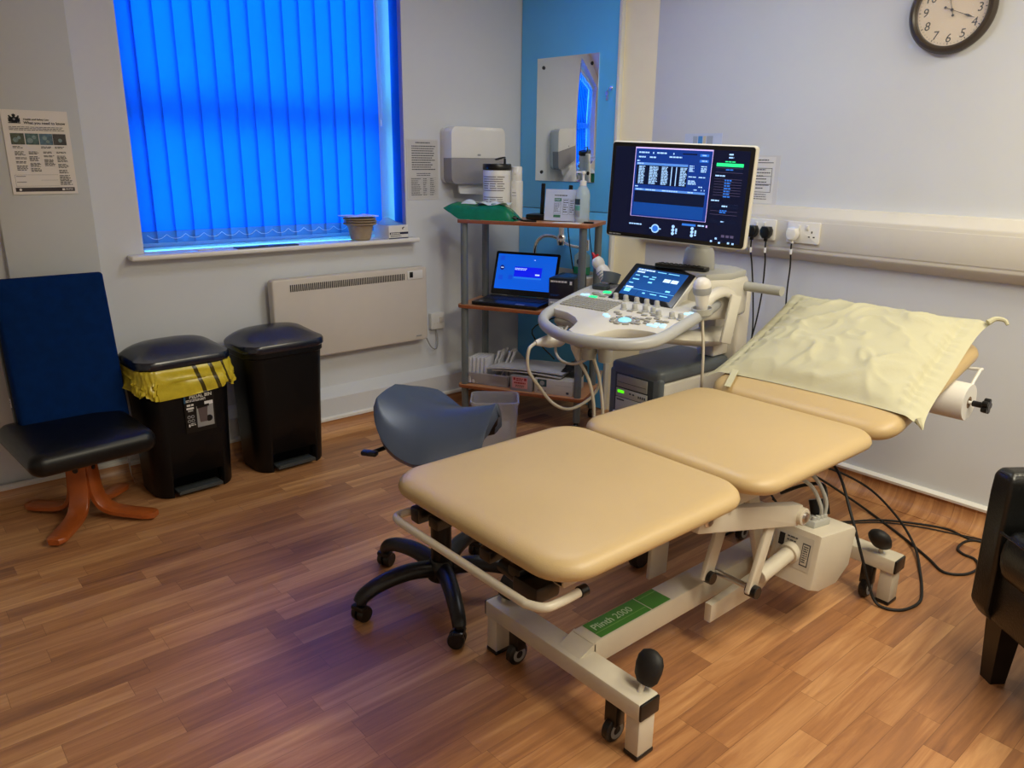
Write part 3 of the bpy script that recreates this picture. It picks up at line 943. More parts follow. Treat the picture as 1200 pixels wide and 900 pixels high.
# yellow bag folded over the rim
M_bag = mat('yellow_bag_film', rgb(206, 186, 52), .25, vary=.18, vscale=16, bump=.5, bscale=34, spec=.6)
bg = MB()
N_ = 120
def bagring(z, out, j):
    rg = []
    base = bin_ring(.384, .28, z)
    L_ = len(base)
    for k in range(N_):
        f = k / N_ * L_
        a = Vector(base[int(f) % L_]); b_ = Vector(base[(int(f) + 1) % L_]); p = a.lerp(b_, f - int(f))
        n_ = Vector((p.x, p.y, 0)).normalized()
        wv = noise.noise(Vector((k * .23, j * .9, 3.1))) * .011 * (1 + j * .5) + noise.noise(Vector((k * .71, j * 1.7, 8.2))) * .007 * j
        front = max(0, -p.y / .14)
        rg.append(p + n_ * (out + abs(wv)) + Vector((0, 0, (.010 * noise.noise(Vector((k * .13, 0, j)))) * j - front * .006 * j)))
    return rg
bg.rings([bagring(.5665, .0015, 0)] + [bagring(.564 - .0086 * k, .004 + .007 * (k / 10) ** .5, .34 * k) for k in range(11)] + [bagring(.477, .005, 3.4)], cap0=False, cap1=False)
nt_ = M_bag.node_tree
tc_ = nt_.nodes.new('ShaderNodeTexCoord'); sp_n = nt_.nodes.new('ShaderNodeSeparateXYZ'); nt_.links.new(tc_.outputs['Object'], sp_n.inputs[0])
ma_ = nt_.nodes.new('ShaderNodeMath'); ma_.operation = 'MULTIPLY_ADD'; nt_.links.new(sp_n.outputs[2], ma_.inputs[0]); ma_.inputs[1].default_value = .30; nt_.links.new(sp_n.outputs[0], ma_.inputs[2])
mr_ = nt_.nodes.new('ShaderNodeMapRange'); nt_.links.new(ma_.outputs[0], mr_.inputs[0]); mr_.inputs[1].default_value = -.044; mr_.inputs[2].default_value = .356
cr_ = nt_.nodes.new('ShaderNodeValToRGB'); cr_.color_ramp.interpolation = 'CONSTANT'; nt_.links.new(mr_.outputs[0], cr_.inputs[0])
el = cr_.color_ramp.elements; el[0].color = (0, 0, 0, 1); el[1].position = .555; el[1].color = (1, 1, 1, 1)
for p_, v_ in ((.60, 0), (.72, 1), (.765, 0), (.86, 1), (.89, 0)):
    e_ = el.new(p_); e_.color = (v_, v_, v_, 1)
mx_ = nt_.nodes.new('ShaderNodeMix'); mx_.data_type = 'RGBA'; nt_.links.new(cr_.outputs[0], mx_.inputs['Factor'])
bs_ = nt_.nodes['Principled BSDF']; lk_ = bs_.inputs['Base Color'].links[0]; nt_.links.new(lk_.from_socket, mx_.inputs['A']); mx_.inputs['B'].default_value = (*rgb(70, 60, 18), 1); nt_.links.new(mx_.outputs['Result'], bs_.inputs['Base Color'])
bgo = solo('bin_liner', bg, M_bag, 'crumpled yellow waste bag folded over the rim of the left bin', 'bag', (.965, 3.318, 0), R(3), local=True, angle=60)

# ================================================================== shelf trolley by the corner
SF = Vector((2.437, 3.307, 0)); EP = Vector((.4577, -.8891, 0)); EQ = Vector((.8891, .4577, 0))
SRZ = math.atan2(EP.y, EP.x)
Z1, Z2, Z3 = .192, .640, 1.09
def S(p, q, z=0):
    v = SF + EP * p + EQ * q
    return (v.x, v.y, z)
M_beech = mat('beech_laminate', rgb(196, 138, 96), .4, vary=.1, vscale=7)
M_edge = mat('beech_edge', rgb(150, 84, 50), .42, vary=.1, vscale=20)
M_post = mat('grey_post', rgb(112, 120, 124), .4, .3, vary=.02)
t = Thing('shelf_trolley', 'open three shelf trolley with grey posts and wood look shelves', 'shelf', S(.36, .167), SRZ)
Ms = T(*S(0, 0)) @ RZ(SRZ)
for z in (Z1, Z2, Z3):
    m = MB()
    m.prism([(x + .3635, y + .167) for x, y in rrect(.727, .334, .03, 5)], z - .018, z, .0015, Ms, 0)
    for f in m.bm.faces:
        if abs(f.normal.z) < .5: f.material_index = 1
    t.part('shelf', m, [M_beech, M_edge])
for px_, q in ((.036, .03), (.69, .03), (.036, .304), (.69, .304)):
    m = MB()
    m.cyl(S(px_, q, .055), S(px_, q, Z1 - .018), .0195); m.cyl(S(px_, q, Z1), S(px_, q, Z2 - .018), .0195); m.cyl(S(px_, q, Z2), S(px_, q, Z3 - .018), .0195)
    p = t.part('post', m, M_post)
    c = MB(); c.lathe([(.0, -.012), (.022, -.012), (.026, -.006), (.026, .006), (.022, .012), (.0, .012)], axes(S(px_, q, .0265), EQ, (0, 0, 1), EP), cap=False); c.cyl(S(px_, q, .04), S(px_, q, .058), .012)
    t.part('castor', c, M_black, parent=p)

# ---- top shelf
def SM(p, q, z, rz=0.0):
    return S(p, q, z), SRZ + rz
M_tubw = mat('tub_white', rgb(222, 220, 214), .4, vary=.01)
loc, rz = SM(.155, .185, Z3)
t = Thing('wipes_tub', 'tall white tub of wipes with black flip lid standing open', 'tub', loc, rz)
m = MB(); m.lathe([(0, 0), (.070, 0), (.073, .004), (.073, .244), (.069, .250), (.0, .25)], cap=False, n=40)
t.part('body', m, M_tubw, local=True)
m = MB()
for a0, n_, wdt in ((-2.3, 15, .05), (-1.70, 17, .05), (-1.15, 17, .045)):
    for k in range(n_):
        if k in (7, 8): continue
        z = .215 - k * .0115
        L_ = wdt * rnd.uniform(.6, 1) / .073
        for j in range(4):
            a = a0 + L_ * j / 4
            m.box((.0733 * math.cos(a + L_ / 8), .0733 * math.sin(a + L_ / 8), z), (.0012, .073 * L_ / 4 * rnd.uniform(.7, .98), .0045), 0, None) if False else m.box((0, 0, 0), (.0012, .073 * L_ / 4 * .95, .0045), 0, T(.0733 * math.cos(a + L_ / 8), .0733 * math.sin(a + L_ / 8), z) @ RZ(a + L_ / 8))
m.lathe([(.0728, .03), (.0731, .03), (.0731, .225), (.0728, .225)], None, 1, 40, cap=False); t.part('label_print', m, [mat('label_grey', rgb(120, 112, 108), .5), M_tubw], 'white label with grey lines of print', local=True)
m = MB(); m.lathe([(.0, .249), (.074, .249), (.076, .253), (.076, .277), (.073, .281), (.0, .281)], cap=False, n=40)
ld_ = t.part('lid', m, M_black, 'black lid', local=True)
m = MB(); m.prism(rrect(.055, .05, .02, 5), 0, .006, .002, T(.02, 0, .305) @ RY(R(-14))); m.box((.045, 0, .294), (.006, .02, .03), .002)
t.part('flip_cap', m, M_black, local=True, parent=ld_)
loc, rz = SM(.252, .225, Z3)
t = Thing('foam_bottle', 'slim white pump foam bottle beside the wipes tub', 'bottle', loc, rz)
m = MB(); m.lathe([(0, 0), (.030, 0), (.034, .004), (.034, .185), (.032, .196), (.0, .196)], cap=False)
m.box((0, -.0335, .11), (.03, .002, .09), .0005, None, 1); m.box((.0, -.0345, .135), (.02, .0015, .004), 0, None, 2); m.box((.0, -.0345, .12), (.024, .0015, .003), 0, None, 2)
t.part('body', m, [M_tubw, M_paper, M_grey], local=True)
m = MB(); m.lathe([(.0, .195), (.027, .195), (.029, .2), (.029, .262), (.026, .268), (.0, .268)], cap=False)
m.box((0, -.024, .235), (.018, .014, .018), .003)
t.part('pump_cap', m, M_white, local=True)
# green wipes packet
loc, rz = SM(.125, .075, Z3)
t = Thing('wipes_packet', 'opened green soft packet of wipes at the left end of the top shelf', 'packet', loc, rz)
M_green = mat('green_film', rgb(10, 118, 82), .22, vary=.15, vscale=20, bump=.4, bscale=40)
def pk(u, v, top):
    x = (u - .5) * .40; y = (v - .5) * .135
    e = (1 - abs(2 * u - 1) ** 5) * (1 - abs(2 * v - 1) ** 5)
    z = (.078 * e + .014 * noise.noise(Vector((u * 5, v * 3, 1.3))) * e) if top else 0.0015
    if u < .22: z += (.22 - u) * .26 * (1 if top else .9)
    if u > .8 and top: z += .008 * noise.noise(Vector((u * 30, v * 8, 4)))
    return (x, y, z)
m = MB()
m.sheet(lambda u, v: pk(u, v, True), 28, 12); m.sheet(lambda u, v: pk(u, v, False), 28, 12)
bmesh.ops.remove_doubles(m.bm, verts=m.bm.verts, dist=.002)
t.part('film', m, M_green, local=True)
m = MB(); m.sheet(lambda u, v: ((u - .5) * .17 + .06, (v - .5) * .09, .084 + .008 * math.sin(u * 7 + 1) * math.sin(v * 5 + 2) + .006 * noise.noise(Vector((u * 6, v * 6, 2)))), 14, 8, .002)
m.sheet(lambda u, v: ((u - .5) * .09 - .085, (v - .5) * .07 + .015, .078 + .022 * math.sin(u * PI) * math.sin(v * PI)), 10, 8, .002)
t.part('wipe', m, mat('wet_wipe', rgb(214, 226, 224), .7), 'white wipes pulled out on top', local=True)
# router with two aerials, card leaning on it
loc, rz = SM(.455, .20, Z3)
t = Thing('wifi_router', 'flat black router with two upright aerials behind a leaning card', 'router', loc, rz)
m = MB(); m.box((0, 0, .017), (.235, .12, .028), .008); 
for k in range(5): m.box((-.05 + k * .022, -.0605, .018), (.006, .002, .003), 0)
t.part('body', m, M_black, local=True)
for x in (-.045, .133):
    m = MB(); m.box((x if x < 0 else .105, -.01, .1), (.022, .009, .17), .004, T(0, 0, 0) @ RY(R(2))); m.cyl((x if x < 0 else .105, -.02, .02), (x if x < 0 else .105, .01, .02), .009)
    t.part('aerial', m, M_black, local=True)
mb = MB(); Fc = Face((-.086, 0, .160), (1, 0, 0), (0, 0, 1))
Fc.rect(mb, 0, 0, .172, .158, 0, 0, .0016)
Fc.lines(mb, .05, .028, .125, .036, 1, 2, .6, .1)
Fc.rect(mb, .05, .044, .088, .061, 1, 2); Fc.rect(mb, .05, .128, .088, .141, 1, 2); Fc.lines(mb, .053, .048, .085, .058, 2, 0, .4, .2, 3)
for u0, v0, u1, v1 in ((.05, .066, .086, .122), (.098, .046, .128, .125), (.134, .05, .160, .125)):
    for a in ((u0, v0, u1, v0 + .001), (u0, v1, u1, v1 + .001), (u0, v0, u0 + .001, v1), (u1, v0, u1 + .001, v1)): Fc.rect(mb, *a, 2, 2)
    Fc.lines(mb, u0 + .003, v0 + .006, u1 - .003, v1 - .004, 6, 2, .35, .4)
mb.bm.transform(RX(R(-9)))
loc, rz = SM(.53, .132, Z3 + .002)
solo('info_card', mb, [mat('card_white', rgb(196, 206, 224), .35), mat('card_green', rgb(60, 120, 90), .5), M_ink], 'white printed card with small green boxes propped against the router', 'card', loc, rz, local=True)
# gel pump bottle
loc, rz = SM(.648, .135, Z3)
t = Thing('sanitiser_bottle', 'clear pump bottle of hand gel at the right end of the top shelf', 'bottle', loc, rz)
M_gel = clear_mat('clear_gel', rgb(205, 220, 225), .55, .1)
m = MB(); m.lathe([(0, 0), (.034, 0), (.037, .004), (.037, .135), (.034, .155), (.02, .178), (.014, .184), (.0, .184)], cap=False)
t.part('body', m, M_gel, local=True)
m = MB(); m.lathe([(0, .182), (.017, .182), (.017, .205), (.006, .208), (.006, .238), (.012, .24), (.012, .252), (.0, .254)], cap=False); m.box((-.018, 0, .247), (.04, .012, .009), .003)
t.part('pump', m, M_white, local=True)
m = MB()
for k, (z0, z1, mi) in enumerate(((.03, .058, 0), (.062, .085, 1), (.09, .118, 2))):
    for j in range(5):
        a = -2.6 + j * .22
        m.box((0, 0, 0), (.001, .0085, z1 - z0), 0, T(.0373 * math.cos(a), .0373 * math.sin(a), (z0 + z1) / 2) @ RZ(a), mi)
t.part('label', m, [M_grey, mat('teal_print', rgb(90, 165, 150), .5), mat('dark_print', rgb(45, 60, 66), .5)], local=True)
mb = MB(); mb.tube([S(.24, .03, Z3 + .006), S(.30, .05, Z3 + .008), S(.33, .03, Z3 + .016), S(.28, .02, Z3 + .015), S(.31, .045, Z3 + .022), S(.36, .035, Z3 + .006), S(.44, .03, Z3 + .005)], .0048, 8)
mb.box((0, 0, 0), (.05, .022, .014), .004, T(*S(.265, .05, Z3 + .01)) @ RZ(SRZ + .4))
solo('coiled_cable', mb, M_black, 'short black cable bundle lying in front of the router', 'cable', S(.33, .035, Z3))
mb = MB(); mb.box((0, 0, .005), (.052, .016, .009), .003)
loc, rz = SM(.70, .085, Z3, -.1)
solo('marker_pen', mb, M_black, 'stubby black object on the right front corner of the top shelf', 'pen', loc, rz, local=True)
mb = MB(); mb.box((0, 0, .0022), (.14, .05, .004), .001)
loc, rz = SM(.60, .045, Z3, .05)
solo('folded_leaflet', mb, M_paper, 'flat white leaflet near the front edge of the top shelf', 'leaflet', loc, rz, local=True)
for k, (p_, q_, lab) in enumerate(((.50, .345, 'black cable hanging behind the trolley beside the tap'), (.62, .345, 'thinner black cable hanging behind the trolley near the soap bottle'))):
    mb = MB(); mb.tube([S(p_, .30, Z3 + .004), S(p_ + .005, .342, Z3 - .01), S(p_ + .01, .348, 1.0), S(p_ + .035, .346, .86), S(p_ + .06, .342, .74), S(p_ + .05, .345, .60), S(p_ + .01 - .2 * (1 - k), .347, .46), S(p_ - .05, .345, .3)], .0034 if k == 0 else .0026, 8)
    solo('hanging_cable', mb, M_rubber, lab, 'cable', S(p_, .345, .3), 0)

# ---- laptop on the middle shelf
t = Thing('laptop', 'open black laptop with a bright blue screen on the middle shelf', 'laptop', S(.275, .14, Z2), SRZ - .03)
Ml = t.M
m = MB(); m.prism(rrect(.385, .255, .012, 4), .004, .021, .003, Ml)
t.part('base', m, M_black)
kb = MB(); kb.box((0, .03, .0212), (.34, .105, .001), 0, Ml, 0)
for r in range(5):
    for c in range(15):
        kb.box((-.158 + c * .0226, .072 - r * .0205, .0222), (.0185, .0165, .0018), .0006, Ml, 1, 1)
t.part('keyboard', kb, [M_black, mat('keycap_black', rgb(30, 30, 36), .5)])
tp = MB(); tp.box((-.01, -.075, .0213), (.105, .062, .0008), 0, Ml); t.part('touchpad', tp, mat('touchpad', rgb(34, 34, 40), .35))
sk_ = MB(); sk_.box((.085, -.105, .0214), (.05, .012, .0008), 0, Ml); sk_.box((-.15, -.09, .0214), (.02, .02, .0008), 0, Ml); t.part('sticker', sk_, mat('silver_sticker', rgb(190, 195, 205), .3, .4), 'small silver stickers')
Mld = Ml @ T(0, .125, .022) @ RX(R(-20))
m = MB(); m.prism(rrect(.385, .245, .01, 4), 0, .009, .002, Mld @ axes((0, 0, .1245), (1, 0, 0), (0, 0, 1), (0, -1, 0)))
li = t.part('lid', m, M_black)
for x in (-.11, .11):
    h_ = MB(); h_.cyl(Ml @ Vector((x - .02, .124, .024)), Ml @ Vector((x + .02, .124, .024)), .006); t.part('hinge', h_, M_grey)
def glow(name, col, s):
    return mat(name, col, .25, vary=0, emit=s, emit_col=col)
E_blue = glow('screen_blue', rgb(6, 84, 204), 1.0)
E_deep = glow('screen_deep', rgb(8, 26, 222), 1.0)
E_mid = glow('screen_mid', rgb(14, 70, 190), 1.0)
E_white = glow('screen_white', rgb(190, 215, 250), 1.0)
sc = MB(); Fl = Face(Mld @ Vector((-.177, -.0092, .232)), (Mld.to_3x3() @ Vector((1, 0, 0))), (Mld.to_3x3() @ Vector((0, 0, 1))))
Fl.rect(sc, 0, 0, .354, .198, 0, 0)
Fl.rect(sc, .11, .068, .275, .125, 1, 1); Fl.rect(sc, .11, .125, .275, .135, 4, 1); Fl.lines(sc, .113, .076, .19, .09, 2, 3, .5, .2, 2); Fl.rect(sc, .238, .105, .264, .113, 3, 2); Fl.rect(sc, .222, .025, .228, .029, 3, 2)
for u, v in ((.028, .025), (.03, .135), (.09, .13)): Fl.rect(sc, u - .012, v - .012, u + .014, v + .012, 2, 1)
Fl.disc(sc, .034, .078, .014, 5, 2); Fl.rect(sc, .026, .076, .043, .08, 3, 3)
t.part('screen', sc, [E_blue, E_deep, E_mid, E_white, glow('screen_cyan', rgb(30, 110, 220), 1.0), glow('screen_navy', rgb(10, 30, 110), 1.0)], parent=li)
# glove boxes beside it
for k, (z, hh, ms, lab) in enumerate(((Z2, .068, [mat('grey_carton', rgb(150, 155, 165), .5), mat('grey_print', rgb(110, 116, 130), .5), M_paper], 'grey carton under the dark glove box on the middle shelf'), (Z2 + .0685, .108, [mat('navy_carton', rgb(24, 27, 44), .35), mat('glove_blue', rgb(30, 84, 150), .5), M_paper], 'dark navy glove box on top of the grey carton on the middle shelf'))):
    loc, rz = SM(.588, .125, z, .0)
    t = Thing('glove_box', lab, 'box', loc, rz)
    mb = MB(); mb.box((0, 0, hh / 2), (.135, .215, hh), .0015)
    Fg = Face((-.0675, -.1075, hh), (1, 0, 0), (0, 0, 1))
    Fg.lines(mb, .01, .012, .10, .024, 1, 2, .75, .05); Fg.lines(mb, .01, hh - .025, .06, hh - .015, 2, 1, .5, .2)
    Fg.rect(mb, .112, .012, .124, .03, 2, 1)
    if k == 0: Fg.lines(mb, .01, .03, .12, .05, 3, 1, .5, .2)
    mb.box((.0678, .0, hh * .6), (.001, .012, .03), 0, None, 2)
    t.part('carton', mb, ms, local=True)
    if k:
        o_ = MB(); o_.lathe([(0, 0), (.045, 0), (.045, .0012), (0, .0012)], T(.0, .0, hh) @ Matrix.Diagonal((1, 1.5, 1, 1)), cap=False)
        o_.sheet(lambda u, v: ((u - .5) * .06, (v - .5) * .09, hh + .002 + .012 * math.sin(u * PI) * math.sin(v * PI)), 8, 8, .001)
        t.part('glove', o_, ms[1], 'blue glove showing in the opening', local=True)

# ---- bottom shelf
M_clear = clear_mat('clear_tray', rgb(205, 205, 215), .38, .2)
loc, rz = SM(.165, .16, Z1)
t = Thing('clear_tray', 'see-through plastic tray at the left of the bottom shelf', 'tray', loc, rz)
m = MB()
def ringp(w, d, z, r=.015): return [(x, y, z) for x, y in rrect(w, d, r, 4)]
m.rings([ringp(.245, .235, .001), ringp(.275, .265, .068), ringp(.295, .285, .069), ringp(.295, .285, .072), ringp(.27, .26, .072), ringp(.24, .23, .004)])
t.part('shell', m, M_clear, local=True)
M_wrap = clear_mat('clear_wrap', rgb(220, 222, 230), .8, .2)
for k in range(5):
    loc, rz = SM(.062 + k * .021, .095 + .004 * k, Z1 + .0055, .02 * k - .04)
    m = MB(); m.box((0, 0, .074), (.018, .125, .148), .004, RY(R(2)))
    solo('wrapped_pad', m, mat('wrapped_pad_white', rgb(205, 206, 212), .25, vary=.06, vscale=40, bump=.3, bscale=60), ['leftmost of the white wrapped pads standing in the clear tray', 'second wrapped pad from the left in the clear tray', 'middle wrapped pad of those standing in the clear tray', 'wrapped pad second from the right in the clear tray', 'rightmost white wrapped pad standing in the clear tray'][k], 'packet', loc, rz, 'wrapped pads in the clear tray', local=True)
for k in range(4):
    loc, rz = SM(.165 + k * .026, .185 + .008 * k, Z1 + .0055, .1 * k - .1)
    m = MB(); m.sheet(lambda u, v, k=k: ((u - .5) * .05 + .012 * noise.noise(Vector((u * 4, v * 5, k))), (v - .5) * .09, .155 * u + .0 + .014 * noise.noise(Vector((u * 5, v * 6, k + 4))) + .014), 9, 9, .010)
    solo('crumpled_packet', m, M_wrap, ['crumpled clear packet beside the wrapped pads', 'crumpled clear packet second along towards the magazine', 'crumpled clear packet third along towards the magazine', 'crumpled clear packet nearest the magazine'][k], 'packet', loc, rz, 'crumpled packets at the back of the tray', local=True)
def carton(name, lab, p, q, w, d, h, mats, rz_=0.0, deco=None, cat='box'):
    loc, rz = SM(p, q, Z1, rz_)
    t = Thing(name, lab, cat, loc, rz)
    m = MB()
    m.box((0, 0, h / 2), (w, d, h), .0015)
    if deco: deco(m, Face((-w / 2, -d / 2, h), (1, 0, 0), (0, 0, 1)))
    t.part('carton', m, mats, local=True)
    return t
def deco_red(m, F):
    F.rect(m, .012, .006, .10, .068, 1, 1); F.rect(m, .018, .01, .03, .024, 2, 2); F.rect(m, .08, .01, .094, .024, 2, 2); F.lines(m, .035, .012, .075, .03, 2, 2, .6, .1, 2); F.lines(m, .022, .034, .09, .046, 1, 2, .7, .1, 2); F.lines(m, .03, .05, .085, .064, 2, 3, .5, .2, 2)
carton('label_box', 'small clear box with a pink and red label on the bottom shelf', .375, .10, .125, .16, .083, [mat('frosted_grey', rgb(150, 146, 150), .3), mat('pink_label', rgb(214, 150, 150), .45), mat('red_print', rgb(160, 32, 40), .5), M_ink], 0, deco_red)
def deco_white(m, F):
    F.rect(m, .018, .004, .07, .044, 1, 1); F.disc(m, .045, .024, .0135, 2, 2); F.lines(m, .02, .064, .07, .07, 1, 3, .7, .1); F.rect(m, .18, .06, .195, .072, 3, 1); F.rect(m, .12, .028, .21, .029, 4, 1)
carton('white_carton', 'low white carton with a dark teal badge on the bottom shelf', .555, .13, .215, .2, .082, [mat('carton_white', rgb(205, 200, 192), .5), mat('teal_badge', rgb(36, 72, 86), .5), M_grey, M_ink, M_grey], 0, deco_white)
loc, rz = SM(.62, .16, Z1 + .084)
m = MB(); m.sheet(lambda u, v: ((u - .5) * .12 + .01 * noise.noise(Vector((u * 5, v * 5, 1))), (v - .5) * .15, .004 + .06 * math.sin(u * PI) ** .6 * (.6 + .4 * v) + .012 * noise.noise(Vector((u * 8, v * 8, 3)))), 12, 12, .003)
solo('dark_pouch', m, mat('dark_pouch', rgb(28, 27, 34), .45, vary=.2), 'crumpled dark pouch on the white carton under the magazine edge', 'pouch', loc, rz, local=True)
loc, rz = SM(.40, .155, Z1 + .096, .03)
m = MB(); m.sheet(lambda u, v: ((u - .5) * .43 + .04 * (v - .5), (v - .5) * .24, .012 + .012 * math.sin(u * 3.2) + .016 * max(0, u - .55) - .006 * v), 16, 8, .007)
mm = solo('magazine', m, mat('magazine_paper', rgb(196, 197, 204), .35, vary=.14, vscale=14), 'grey white magazine lying slanted across the bottom shelf boxes', 'magazine', loc, rz, local=True)
loc, rz = SM(.395, .15, Z1 + .0865, -.02)
m = MB(); m.sheet(lambda u, v: ((u - .5) * .40, (v - .5) * .225, .008 + .010 * math.sin(u * 3.0)), 14, 6, .006)
solo('folder', m, mat('folder_white', rgb(208, 208, 210), .35, vary=.05), 'white folder under the slanted magazine on the bottom shelf', 'folder', loc, rz, local=True)

# ================================================================== basin, tap, soap
t = Thing('wash_basin', 'small white wall basin behind the trolley', 'basin', (3.11, 3.18, .42))
m = MB()
def bas(w, d, z, r): return [(3.108 - d / 2 + x, 3.18 + y, z) for x, y in rrect(d, w, r, 6)]
m.rings([bas(.30, .12, .66, .05), bas(.50, .18, .69, .07), bas(.60, .212, .76, .07), bas(.62, .22, .785, .06), bas(.612, .214, .792, .06), bas(.50, .15, .788, .06), bas(.40, .10, .71, .045)])
t.part('bowl', m, M_whitegloss)
wp = MB(); wp.cyl((3.06, 3.18, .42), (3.06, 3.18, .663), .02); wp.cyl((3.06, 3.18, .44), (3.108, 3.18, .44), .02); t.part('waste_pipe', wp, M_white)
t.o.matrix_world = MPAN @ t.M
t = Thing('basin_mixer_tap', 'chrome wall mixer tap with curved spout behind the trolley', 'tap', (3.11, 3.17, .9))
m = MB()
m.cyl((3.045, 3.17, .935), (3.045, 3.17, 1.10), .019); m.lathe([(0, -.03), (.025, -.03), (.03, -.01), (.03, .01), (.022, .03), (0, .03)], T(3.045, 3.17, .96), cap=False); m.cyl((3.045, 3.17, .96), (3.108, 3.17, .96), .015)
t.part('body', m, M_chrome)
m = MB(); m.tube([(3.045, 3.17, .955), (3.03, 3.22, .975), (3.01, 3.28, .972), (2.99, 3.315, .93), (2.985, 3.322, .86), (2.985, 3.322, .845)], .011, 12)
t.part('spout', m, M_chrome)
m = MB(); m.tube([(3.045, 3.17, .955), (3.045, 3.11, .935), (3.045, 3.04, .93), (3.045, 2.99, .945)], .010, 12); m.cyl((3.045, 2.985, .915), (3.045, 2.985, .975), .017)
t.part('lever', m, M_chrome)
t.o.matrix_world = MPAN @ t.M
t = Thing('soap_bottle', 'clear soap bottle with green liquid standing on the basin', 'bottle', (2.965, 2.95, .7925))
Mso = T(2.965, 2.95, .7925)
M_soap = clear_mat('soap_clear', rgb(200, 225, 225), .45, .1)
m = MB(); m.rings([[(x, y, z) for x, y in rrect(w_, d_, .012, 4)] for w_, d_, z in ((.045, .075, .0), (.05, .082, .01), (.05, .082, .105), (.03, .04, .125), (.022, .022, .128))], Mso)
t.part('body', m, M_soap)
m = MB(); m.rings([[(x, y, z) for x, y in rrect(w_, d_, .010, 4)] for w_, d_, z in ((.047, .077, .002), (.052, .084, .01), (.052, .084, .045))], Mso)
t.part('liquid', m, mat('green_soap', rgb(30, 160, 110), .2), 'green soap')
m = MB(); m.cyl((2.965, 2.95, .918), (2.965, 2.95, .945), .013); m.lathe([(0, 0), (.016, 0), (.014, .002), (0, .002)], axes((2.939, 2.952, .865), (0, -1, 0), (0, 0, 1), (-1, 0, 0)), 1, cap=False)
t.part('cap', m, [M_white, mat('navy_badge', rgb(30, 50, 70), .4)])
t.o.matrix_world = MPAN @ t.M
# ================================================================== ultrasound machine
M_us = mat('machine_white', rgb(216, 212, 200), .38, vary=.015)
M_usgrey = mat('machine_grey', rgb(92, 100, 106), .42, vary=.03)
M_usdark = mat('machine_dark', rgb(44, 52, 58), .4, vary=.04)
M_rim = mat('machine_rim', rgb(176, 178, 180), .35, vary=.02)
M_usmid = mat('machine_mid_grey', rgb(176, 176, 170), .4, vary=.02)
M_key = mat('machine_key', rgb(152, 150, 142), .5, vary=.03)
E_cyan = glow('lit_key_cyan', rgb(130, 215, 250), 1.0)
E_green = glow('lit_key_green', rgb(40, 235, 140), 1.0)
E_lime = glow('lamp_lime', rgb(90, 250, 20), 1.0)
t = Thing('ultrasound_machine', 'cream ultrasound machine with tilted touchscreen console and large monitor', 'ultrasound machine', (2.55, 1.95, 0))
US = t
# tower
TX0, TX1, TY0, TY1 = 2.335, 2.80, 1.825, 2.085
b = MB(); b.box2((TX0 + .03, TY0, .15), (TX1, TY1, .545), .012, seg=3)
t.part('side_panel', b, M_us)
b = MB()
b.prism(rrect(TX1 - TX0, TY1 - TY0 + .012, .03, 5, (TX0 + TX1) / 2, (TY0 + TY1) / 2), .545, .598, .016, seg=3)
b.box2((TX0, TY0 - .006, .15), (TX0 + .032, TY1 + .006, .57), .014, seg=3)
t.part('top_cover', b, M_usgrey, 'dark grey top and front frame')
Fp = Face((TX0 - .0005, TY1 - .018, .568), (0, -1, 0), (0, 0, 1))
b = MB(); b.box((.112, -.155, 0), (.2, .285, .004), .002, Fp.M(0, 0)); t.part('front_recess', b, M_usdark)
b = MB(); b.box((.105, -.045, .003), (.16, .052, .006), .002, Fp.M(0, 0)); b.box((.105, -.05, .0062), (.15, .002, .001), 0, Fp.M(0, 0), 1); t.part('disc_drive', b, [M_key, M_usdark], 'grey disc drive front')
b = MB(); b.box((.105, -.095, .003), (.165, .036, .006), .002, Fp.M(0, 0))
for u in (.1, .118): b.box((u, -.09, .0065), (.009, .006, .001), 0, Fp.M(0, 0), 1)
for u in (.145, .155, .166, .177): b.box((u, -.094, .0065), (.005, .01, .001), 0, Fp.M(0, 0), 1)
rec = t.part('recorder_panel', b, [M_usmid, M_usdark])
b = MB(); b.box((.05, -.09, .0068), (.034, .012, .001), .0004, Fp.M(0, 0)); t.part('power_lamp', b, E_lime, 'lit green power display', parent=rec)
b = MB(); b.box((.105, -.155, .003), (.165, .078, .007), .002, Fp.M(0, 0)); b.box((.05, -.125, .007), (.04, .005, .001), 0, Fp.M(0, 0), 1); b.box((.15, -.14, .007), (.05, .009, .001), 0, Fp.M(0, 0), 1); b.box((.168, -.14, .008), (.018, .010, .002), .001, Fp.M(0, 0), 2); t.part('printer_front', b, [M_usmid, M_usdark, M_black])
b = MB(); b.box2((TX0 - .012, TY1 - .16, .345), (TX0 + .01, TY1 - .03, .39), .004); b.box2((TX0 - .0135, TY1 - .075, .368), (TX0 - .011, TY1 - .045, .374), 0, mi=1); t.part('card_slot', b, [M_us, M_black])
# base with four legs and castors
b = MB(); b.prism(rrect(.36, .26, .06, 6, 2.58, 1.955), .075, .152, .01); t.part('base', b, M_usgrey)
for (x, y), (x2, y2) in (((2.42, 1.86), (1.95, 1.565)), ((2.42, 2.03), (2.08, 2.24)), ((2.70, 1.88), (2.88, 1.70)), ((2.70, 2.03), (2.88, 2.22))):
    b = MB(); b.tube([(x, y, .11), ((x + x2) / 2, (y + y2) / 2, .105), (x2, y2, .098)], (.034, .022), 12, smooth=False, flat=(0, 0, 1)); b.lathe([(0, -.02), (.032, -.02), (.034, 0), (.032, .02), (0, .024)], T(x2, y2, .098), cap=False)
    p = t.part('base_leg', b, M_usmid)
    c = MB(); c.lathe([(0, -.02), (.034, -.02), (.04, -.012), (.04, .012), (.034, .02), (0, .02)], axes((x2, y2, .041), (1, 0, 0), (0, 0, 1), (0, -1, 0)), cap=False); c.cyl((x2, y2, .05), (x2, y2, .085), .016)
    t.part('castor', c, M_black, parent=p)
